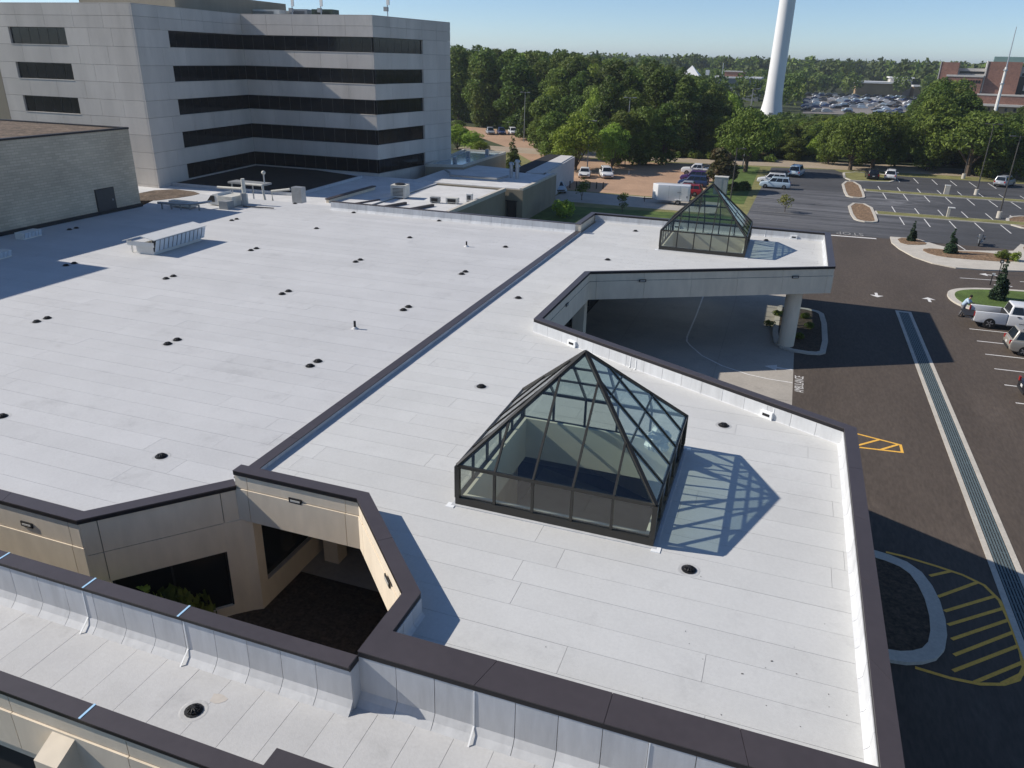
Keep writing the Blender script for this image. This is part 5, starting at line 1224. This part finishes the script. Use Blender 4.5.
car('dark red car second behind the white box trailer', G(-13.4,113.2,.03), math.pi, P_RED, 'suv', H=1.6)
car('silver sedan parked behind the dark red car', G(-13.9,117.0,.03), math.pi, P_SILVER, 'sedan', H=1.48)
car('dark blue SUV in the middle of the row behind the trailer', G(-13.5,122.2,.03), math.pi, P_BLUE, 'suv')
car('plum coloured SUV near the far end of the row behind the trailer', G(-14.0,128.0,.03), math.pi, P_PURPLE, 'suv')
pickup('dark pickup with a white cap at the far end of the row behind the trailer', G(-14.3,135.6,.03), math.pi, P_WHITE, False)
for k, (x, y, p, st_, lb) in enumerate(((-71.5,185.5,P_SILVER,'sedan','leftmost silver car of the far row beyond the tower'),(-69.0,186.8,P_BLUE,'sedan','dark blue car second in the far row beyond the tower'),(-66.4,188.0,P_WHITE,'suv','white SUV in the middle of the far row beyond the tower'),(-63.8,189.2,P_SILVER,'sedan','silver sedan right of the white SUV in the far row'),(-61.2,190.4,P_BLACK,'suv','black SUV at the right end of the far row'),(-86,197,P_WHITE,'suv','white car just right of the tower corner, half hidden by bushes'))):
    car(lb, G(x,y,.03), rad(-62), p, st_, 'cars in the far row beyond the tower')
# white box trailer
tl = thing('box_trailer', 'white enclosed box trailer with a pointed nose parked before the row of cars', 'trailer', G(-14.0,104.9,.03)); tl.rotation_euler = (0,0,rad(4))
bevel(build(MB().prism([(-2.9,0),(-2.1,-1.02),(2.2,-1.02),(2.2,1.02),(-2.1,1.02)], .52, 2.62), 'body', P_WHITE, tl, obj_space=True), .06)
for x in (-.6, .9): build(MB().box((x,-1.03,1.55),(.03,.02,2.05)), 'seam', grey_metal, tl, obj_space=True)
build(MB().box((1.55,-1.035,1.5),(.8,.03,1.75)), 'side_door', white_metal, tl, obj_space=True)
build(MB().box((1.9,-1.06,1.15),(.2,.05,.26)), 'vent', grey_metal, tl, obj_space=True); build(MB().box((.8,-1.055,1.7),(.5,.03,.1)), 'emblem', grey_metal, tl, obj_space=True)
for sy in (-.95, .95):
    wheel(tl, .75, sy, .33, .2); build(MB().box((.75,sy*1.12,.72),(.95,.2,.06)), 'mudguard', white_metal, tl, obj_space=True)
build(MB().bar((-2.8,0,.5),(-4.1,0,.48),.12), 'drawbar', trim, tl, obj_space=True); build(MB().tube([(-3.9,0,.0),(-3.9,0,.75)], .05, 6), 'jack', trim, tl, obj_space=True)
build(MB().box((-2.55,0,1.15),(.5,1.2,.9)), 'nose_panel', white_metal, tl, obj_space=True)
# motorcycle
mc = thing('motorcycle', 'parked motorcycle with white panels by the pavement kerb', 'motorcycle', G(20.8,94.3,.02)); mc.rotation_euler = (0,0,rad(-105))
for x in (-.78, .78):
    mb = MB().lathe([(.20,-.06),(.31,-.06),(.33,0),(.31,.06),(.20,.06)], 18); mb.v = [(x+v[0], v[2], .33+v[1]) for v in mb.v]
    w_ = build(mb, 'wheel', rubber, mc, obj_space=True)
    mb = MB().lathe([(.2,-.02),(.2,.02)], 14); mb.v = [(x+v[0], v[2], .33+v[1]) for v in mb.v]; build(mb, 'rim', rim_m, w_, obj_space=True)
bevel(build(side_prism([(-.45,.35),(.35,.35),(.45,.75),(-.35,.72)], -.17, .17), 'engine', grey_metal, mc, obj_space=True), .05)
bevel(build(side_prism([(-.1,.78),(.5,.82),(.42,1.08),(.0,1.02)], -.16, .16), 'fuel_tank', P_GREY, mc, obj_space=True), .07)
bevel(build(side_prism([(-.95,.78),(-.05,.76),(-.1,.9),(-.55,.92),(-.95,1.02)], -.17, .17), 'seat', trim, mc, obj_space=True), .06)
bevel(build(side_prism([(.5,.75),(.95,.78),(.75,1.35),(.55,1.25)], -.2, .2), 'fairing', P_GREY, mc, obj_space=True), .06)
for sy in (-1, 1):
    build(MB().box((-.72,sy*.33,.68),(.5,.16,.3)), 'pannier', P_GREY, mc, obj_space=True)
    build(MB().tube([(.78,sy*.1,.33),(.5,sy*.12,1.05)], .035, 6), 'fork', steel, mc, obj_space=True)
build(MB().tube([(.42,-.42,1.15),(.52,-.1,1.12),(.52,.1,1.12),(.42,.42,1.15)], .025, 6), 'handlebar', trim, mc, obj_space=True)
build(MB().tube([(.3,.2,.35),(-1.0,.22,.42)], .05, 8), 'exhaust', steel, mc, obj_space=True)
# cars in the crowded distant car park: too small to show their parts
surface('distant_car_park', [(2,352),(60,372),(80,560),(4,560)], -.46, mat('distant pale asphalt', (.22,.20,.185), .9, .15, .05))
far_meshes = {}
def far_car_mesh(m):
    if m.name not in far_meshes:
        mb = side_prism([(2.2,.3),(2.2,.75),(1.1,.95),(.5,1.5),(-1.4,1.55),(-2.2,1.0),(-2.2,.3)], -.9, .9)
        me = bpy.data.meshes.new('far_car'); me.from_pydata(mb.v, [], mb.f); me.materials.append(m); far_meshes[m.name] = me
    return far_meshes[m.name]
fc = 0
for row in range(11):
    dd = 366+row*(13.5+row*.9)
    for a in np.arange(.5, 7.6, .62*(388/dd)):
        if R.random() < .2: continue
        aa = rad(a+R.uniform(-.05,.05)); m = R.choices((P_WHITE,P_SILVER,P_BLACK,P_GREY,P_BLUE,P_RED,P_LBLUE,P_CHAMP), (4,3,4,3,3,.35,2,1))[0]
        o = bpy.data.objects.new('distant_car', far_car_mesh(m)); C.objects.link(o); o.location = (dd*math.sin(aa), dd*math.cos(aa), -.45); o.rotation_euler = (0,0,R.choice((0,math.pi))+R.uniform(-.1,.5))
        c_ = m.name.replace('car paint ','').split('.')[0]; zc = 'left part' if a < 2.6 else 'middle' if a < 5 else 'right part'; zr = 'nearest rows' if row < 4 else 'middle rows' if row < 8 else 'farthest rows'
        setp(o, c_+' car in the '+zr+', '+zc+' of the crowded distant car park', 'car', 'cars in the crowded distant car park'); fc += 1
        if fc > 230: break

# ------------------------------------------------------------------ person at the pickup
def person(loc, rz, label):
    skin = mat('skin', (.42,.25,.17), .6, .05, 4, coord='obj'); shirt = mat('pale blue shirt', (.40,.52,.64), .85, .08, 6, coord='obj'); trousers = mat('grey trousers', (.16,.16,.17), .9, .08, 6, coord='obj'); hair = mat('dark hair', (.02,.016,.012), .8, .1, 8, coord='obj'); shoe = mat('dark shoe', (.02,.02,.02), .7, .1, 8, coord='obj')
    t = thing('person', label, 'person', loc); t.rotation_euler = (0,0,rz)
    J = {'pelvis':(0,0,.95,.155),'waist':(.06,0,1.10,.145),'chest':(.20,0,1.33,.165),'neck':(.30,0,1.50,.062),'head0':(.34,0,1.60,.085),'head1':(.37,0,1.70,.098),'head2':(.38,0,1.78,.075)}
    E = [('pelvis','waist'),('waist','chest'),('chest','neck'),('neck','head0'),('head0','head1'),('head1','head2')]
    for s, n in ((1,'l'),(-1,'r')):
        J.update({n+'hip':(0,s*.10,.90,.105),n+'knee':(.04+.04*s,s*.12,.50,.068),n+'ank':(-.05+.06*s,s*.13,.09,.045),n+'toe':(.13+.06*s,s*.15,.05,.042),
                  n+'sh':(.22,s*.20,1.43,.070),n+'el':(.42,s*.27,1.20,.048),n+'wr':(.66,s*.22,1.14,.033),n+'palm':(.73,s*.21,1.13,.036)})
        E += [('pelvis',n+'hip'),(n+'hip',n+'knee'),(n+'knee',n+'ank'),(n+'ank',n+'toe'),('chest',n+'sh'),(n+'sh',n+'el'),(n+'el',n+'wr'),(n+'wr',n+'palm')]
        for k in range(5):
            f = n+'f%d' % k; off = (-.035+.018*k) if k < 4 else s*-.05
            J[f] = (.79+(.012 if k in (1,2) else 0)-(0 if k < 4 else .05), s*.21+off, 1.11, .0095); J[f+'t'] = (.83+(.014 if k in (1,2) else 0)-(0 if k < 4 else .04), s*.21+off*1.1, 1.08, .008)
            E += [(n+'palm',f),(f,f+'t')]
    ks = list(J); me = bpy.data.meshes.new('body'); me.from_pydata([J[k][:3] for k in ks], [(ks.index(a), ks.index(b)) for a, b in E], [])
    o = bpy.data.objects.new('body', me); C.objects.link(o); o.parent = t
    sk = o.modifiers.new('skin', 'SKIN'); 
    for i, k in enumerate(ks): me.skin_vertices[0].data[i].radius = (J[k][3],)*2; me.skin_vertices[0].data[i].use_root = (k == 'pelvis')
    o.modifiers.new('sub', 'SUBSURF').levels = 1; o.modifiers['sub'].render_levels = 1
    me.materials.append(skin)
    mb = MB(); mb.tube([(-.01,0,.93),(.06,0,1.10),(.19,0,1.32),(.25,0,1.47),(.275,0,1.505)], [.185,.175,.20,.15,.08], 14); mb.v = [(v[0], v[1]*1.12, v[2]) for v in mb.v]
    for s in (1, -1): mb.tube([(.21,s*.16,1.43),(.32,s*.245,1.31),(.42,s*.275,1.20)], [.098,.078,.07], 10)
    build(mb, 'shirt', shirt, t, smooth=True, obj_space=True)
    mb = MB().tube([(0,0,.86),(.0,0,.98)], [.19,.185], 14)
    for s in (1, -1): mb.tube([(0,s*.09,.92),(.04+.04*s,s*.12,.50),(-.05+.06*s,s*.13,.09)], [.125,.088,.068], 10)
    build(mb, 'trousers', trousers, t, smooth=True, obj_space=True)
    build(MB().lathe([(.03,-.10),(.095,-.06),(.112,.02),(.085,.085),(.02,.115)], 14, (.355,0,1.735)), 'hair', hair, t, smooth=True, obj_space=True)
    for s in (1, -1): build(MB().box((.04+.06*s,s*.14,.045),(.29,.11,.09)), 'shoe', shoe, t, obj_space=True)
person(G(14.25,64.35,.02), rad(-25), 'person in a pale blue shirt leaning towards the open truck bed')

# ------------------------------------------------------------------ lamp posts, cabinets, signs
def pole(loc, h, label, group='tall car park lamp posts', dark=True, heads=2, base=True, rz=0):
    t = thing('lamp_post', label, 'lamp post', loc, group); t.rotation_euler = (0,0,rz); m = grey_metal if not dark else mat('dark pole paint', (.07,.065,.06), .5, .1, 3)
    if base: build(MB().lathe([(.32,0),(.32,.85),(.28,.88)], 14), 'concrete_base', conc_kerb, t, obj_space=True)
    build(MB().tube([(0,0,.8 if base else 0),(0,0,h)], [.10,.065], 8), 'pole', m, t, obj_space=True)
    for k in range(heads):
        s = 1 if k == 0 else -1
        a = build(MB().bar((0,0,h-.12),(s*.55,0,h-.06),.06), 'arm', m, t, obj_space=True)
        hd = build(MB().box((s*.85,0,h-.05),(.7,.36,.12)), 'lamp_head', m, t, obj_space=True); build(MB().box((s*.85,0,h-.118),(.5,.26,.02)), 'lens', light_lens, hd, obj_space=True)
    return t
pole(G(26.5,114.0), 10.4, 'nearest tall lamp post on the grass median at right'); pole(G(27.5,134.7), 10.6, 'second tall lamp post on the rear grass median at right')
pole(G(29.0,154.8), 6.0, 'shorter lamp post on the verge behind the rear stalls'); pole(G(-28.4,142.6), 12.0, 'tall lamp post among the dark trees by the tan lot', dark=False, base=False)
pole(G(-32.3,129.9), 8.6, 'lamp post in front of the bright green tree', dark=False, base=False); pole(G(-48.8,158.6), 10.5, 'lamp post before the dark rounded tree', dark=False, base=False)
pole(G(-58,172), 11.0, 'distant lamp post left of the dark conical tree', dark=False, base=False); pole(G(-7.0,112.0), 7.2, 'slim dark lamp post behind the far pyramid by the hedge', base=False, heads=1)
pole(G(-8.0,150.0), 14.0, 'pale lamp post rising in front of the spreading oak', dark=False, base=False, heads=1)
cb = thing('utility_cabinet', 'tall pale grey utility cabinet behind the far pyramid tip', 'cabinet', G(-8.9,116.6))
x, y, _ = G(-8.9,116.6); build(MB().box((x,y,.75),(1.9,1.5,2.5)), 'cabinet', steel, cb); build(MB().box((x,y,2.06),(2.05,1.65,.1)), 'lid', white_metal, cb); build(MB().box((x-.3,y-.77,.8),(.9,.03,2.1)), 'door', steel, cb)
for k, (x, y, lb) in enumerate(((23.2,133.2,'pale utility box on the rear grass median'),(20.1,110.9,'pale pedestal with a flat top on the near grass median'))):
    t = thing('utility_pedestal', lb, 'utility box', G(x,y), None); x, y, _ = G(x,y)
    build(MB().box((x,y,.15),(.7 if k == 0 else .3,.5 if k == 0 else .3,1.3)), 'post', conc_kerb, t); build(MB().box((x+(.25*k),y,.86),(.8,.5,.1)), 'cap', white_metal, t)
sg = thing('sign_post', 'small black and white sign on a post behind the tallest conifer', 'sign', G(20.0,80.6)); x, y, _ = G(20.0,80.6)
build(MB().tube([(x,y,-.5),(x,y,.6)], .04, 8), 'post', black_m, sg); build(MB().box((x,y,.75),(.32,.06,.34)), 'board', black_m, sg); build(MB().box((x,y-.04,.75),(.14,.03,.14)), 'face', white_metal, sg)
sg = thing('sign_post', 'low white and black marker beside the lane line by the conifer', 'sign', G(18.4,75.9)); x, y, _ = G(18.4,75.9)
build(MB().tube([(x,y,-.5),(x,y,.5)], .05, 8), 'post', black_m, sg); build(MB().box((x+.08,y,.5),(.24,.06,.22)), 'board', white_metal, sg)
for k in range(6):
    x, y, _ = G(-30.2+k*.95, 111.5+k*.25)
    t = thing('bollard', 'dark bollard in the row beside the white shed', 'bollard', (x,y,GZ), 'dark bollards by the white shed'); build(MB().lathe([(.09,0),(.09,1.0),(.04,1.06)], 10, (x,y,GZ)), 'post', black_m, t)
cone = thing('traffic_cone', 'small pale marker post on the tan lot by the tree shade', 'marker', G(-25.2,130.5)); x, y, _ = G(-25.2,130.5)
build(MB().lathe([(.22,0),(.2,.06),(.1,.1),(.05,.75)], 10, (x,y,GZ)), 'post', conc_kerb, cone)

# ------------------------------------------------------------------ water tower, mast, distant buildings
wt = thing('water_tower', 'tall white water tower pedestal with a flared foot rising out of the picture', 'water tower', (-8.9,301,GZ))
tw = mat('white tower paint', (.78,.77,.75), .45, .03, .2)
build(MB().lathe([(4.6,0),(4.2,1.2),(3.75,3),(3.3,5.5),(3.0,8.5),(2.9,12),(2.72,24),(2.62,40),(2.9,42.5),(4.6,45)], 40, (-8.9,301,GZ)), 'pedestal', tw, wt, smooth=True)
build(MB().lathe([(2.9,42.6),(6.5,46),(8.6,50),(8.9,53),(8,56.5),(5.5,59.2),(1,60.4)], 40, (-8.9,301,GZ)), 'tank', tw, wt, smooth=True)
build(MB().box((-8.9,297.1,1.0),(1.2,.4,2.2)), 'door', grey_metal, wt)
ms = thing('radio_mast', 'slender pale radio mast in front of the red brick hospital', 'mast', (83.2,411.7,GZ))
build(MB().tube([(83.2,411.7,GZ),(83.1,411.7,19)], [.75,.5], 8), 'lower_mast', white_metal, ms); build(MB().tube([(83.1,411.7,19),(83.0,411.7,35)], [.28,.15], 6), 'upper_mast', steel, ms)
for z in (12, 17.5): build(MB().lathe([(.9,0),(.9,.5)], 10, (83.1,411.7,z)), 'collar', steel, ms)
hb = thing('brick_hospital', 'distant red brick hospital with pale banded windows behind the trees', 'building', (79,435,GZ))
pale = mat('pale concrete band', (.48,.46,.43), .8, .06, .3); copper = mat('green copper roof', (.16,.27,.25), .6, .1, .3); tanw = mat('tan hospital wall', (.38,.27,.16), .9, .1, .3)
yb = 430; HX = 4
def hbox(x0, x1, z0, z1, y0, y1, name, m, parent=hb): s_ = HX if parent is hb else 0; return build(MB().prism([(x0+s_,y0),(x1+s_,y0),(x1+s_,y1),(x0+s_,y1)], z0, z1), name, m, parent)
hbox(57,64.5,GZ,20.6,yb-2,yb+20,'brick_wing',red_brick); hbox(56.6,57,GZ,20.8,yb-2.2,yb+20,'corner_pilaster',pale)
hbox(64.5,76,GZ,18.2,yb+4,yb+22,'pale_wing',pale); hbox(60.5,75.2,GZ,14.5,yb-5,yb+4,'brick_front',red_brick); hbox(60.2,75.4,14.5,15.3,yb-5.3,yb+4,'coping',pale)
hbox(76,89.4,GZ,21.2,yb-3,yb+18,'brick_tower',red_brick); hbox(75.5,76,GZ,21.5,yb-3.3,yb+18,'corner_pilaster',pale)
hbox(78,92,21.2,23.4,yb+3,yb+15,'copper_roof',copper); hbox(89.4,97.8,GZ,19.4,yb-1,yb+18,'pale_wing',pale)
for z in (8.0, 11.7, 15.4): hbox(90.2,97.4,z,z+1.25,yb-1.12,yb-.9,'window',win_dark)
hbox(89.5,92.0,6.5,15.2,yb-1.3,yb-1.05,'window',win_dark)
for z in (15.9,): hbox(65.2,75.6,z,z+1.0,yb+3.85,yb+4.1,'window',win_dark)
for k in range(8): hbox(66+k*1.1,66.7+k*1.1,12,13.2,yb-5.15,yb-4.9,'window',win_dark)
hbox(97.8,122,GZ,17.6,yb-3,yb+18,'brick_wing',red_brick); hbox(97.8,101.5,5.5,17.0,yb-3.6,yb-2.9,'tan_bay',tanw); hbox(102,124,GZ,12,yb-8,yb-3,'pale_block',pale)
hbox(106.5,110,7.5,10.5,yb-8.15,yb-7.9,'window',win_dark); hbox(112.5,116,7.5,10.5,yb-8.15,yb-7.9,'window',win_dark)
hbox(74.6,101.5,GZ,7.0,yb-9,yb-3,'podium',red_brick); hbox(74.4,101.8,7.0,7.6,yb-9.2,yb-3,'coping',pale); hbox(74.2,96,2.6,3.5,yb-12.5,yb-9,'canopy',pale)
hbox(75,97,GZ,2.5,yb-10.5,yb-9.05,'tan_wall',tanw)
for k in range(6): hbox(76.5+k*3.4,77.4+k*3.4,.6,2.0,yb-10.62,yb-10.45,'window',win_dark)
for x, y, w, h in ((92,yb+6,4,3.4),(98,yb+6,6,3.0),(104,yb+5,3,4.2),(110,yb+6,4,2.6),(82,yb+8,2,2)): hbox(x,x+w,17.4,19.6+h*.6,y,y+5,'roof_plant',white_metal)
hb.rotation_euler = (0,0,rad(-9.5))
wb = thing('low_white_building', 'distant long white roofed building beyond the crowded car park', 'building', (56,620,GZ))
hbox(36,66,GZ,7.4,618,640,'wall',tanw,wb); hbox(34,68,7.4,8.6,616,642,'flat_roof',tw,wb); hbox(58,72,GZ,11.0,630,650,'upper_block',pale,wb); hbox(57,73,11,11.8,629,651,'upper_roof',tw,wb); hbox(72,86,6,7,618,640,'side_roof',tw,wb); hbox(73,85,GZ,6,619,639,'side_wall',tanw,wb)
lw = thing('long_low_building', 'distant long low building with a white roof line left of the water tower', 'building', (-33,450,GZ))
hbox(-44,-21,GZ,10.5,449,470,'wall',grey_metal,lw); hbox(-45,-20.5,10.5,11.3,448,471,'flat_roof',tw,lw); hbox(-40,-30,11.3,13.6,452,466,'upper_block',red_brick,lw); hbox(-40.3,-29.7,13.6,14.1,451.7,466.3,'upper_roof',pale,lw)
build(MB().tube([(-41,450,11),(-41,450,18)], .18, 6), 'flag_pole', steel, lw)
tt = thing('tent_roof', 'distant white pointed tent roof rising above the wood', 'tent', (-53,417,GZ))
build(MB().add([(-57.5,412,11.6),(-48.5,412,11.6),(-48.5,422,11.6),(-57.5,422,11.6),(-53,417,16.4)], [(0,1,4),(1,2,4),(2,3,4),(3,0,4),(3,2,1,0)]), 'canopy', tw, tt)
for x in (-57,-49):
    for y in (412.5,421.5): build(MB().tube([(x,y,GZ),(x,y,11.7)], .15, 6), 'pole', steel, tt)
setp(build(MB().box((-45.2,417,13.3),(1.8,1.8,2.4)), 'vent_dome', tw), 'small white block beside the distant tent roof', 'roof vent')

# ------------------------------------------------------------------ air between here and the horizon
hz = bpy.data.materials.new('air haze'); hz.use_nodes = True; n = hz.node_tree.nodes; n.clear(); pv = n.new('ShaderNodeVolumePrincipled'); o_ = n.new('ShaderNodeOutputMaterial')
pv.inputs['Color'].default_value = (.80,.88,.97,1); pv.inputs['Density'].default_value = .00017; pv.inputs['Anisotropy'].default_value = .3
hz.node_tree.links.new(pv.outputs[0], o_.inputs['Volume'])
hb_ = build(MB().box((0,3000,35),(12000,9000,80)), 'haze', hz, kind='stuff')
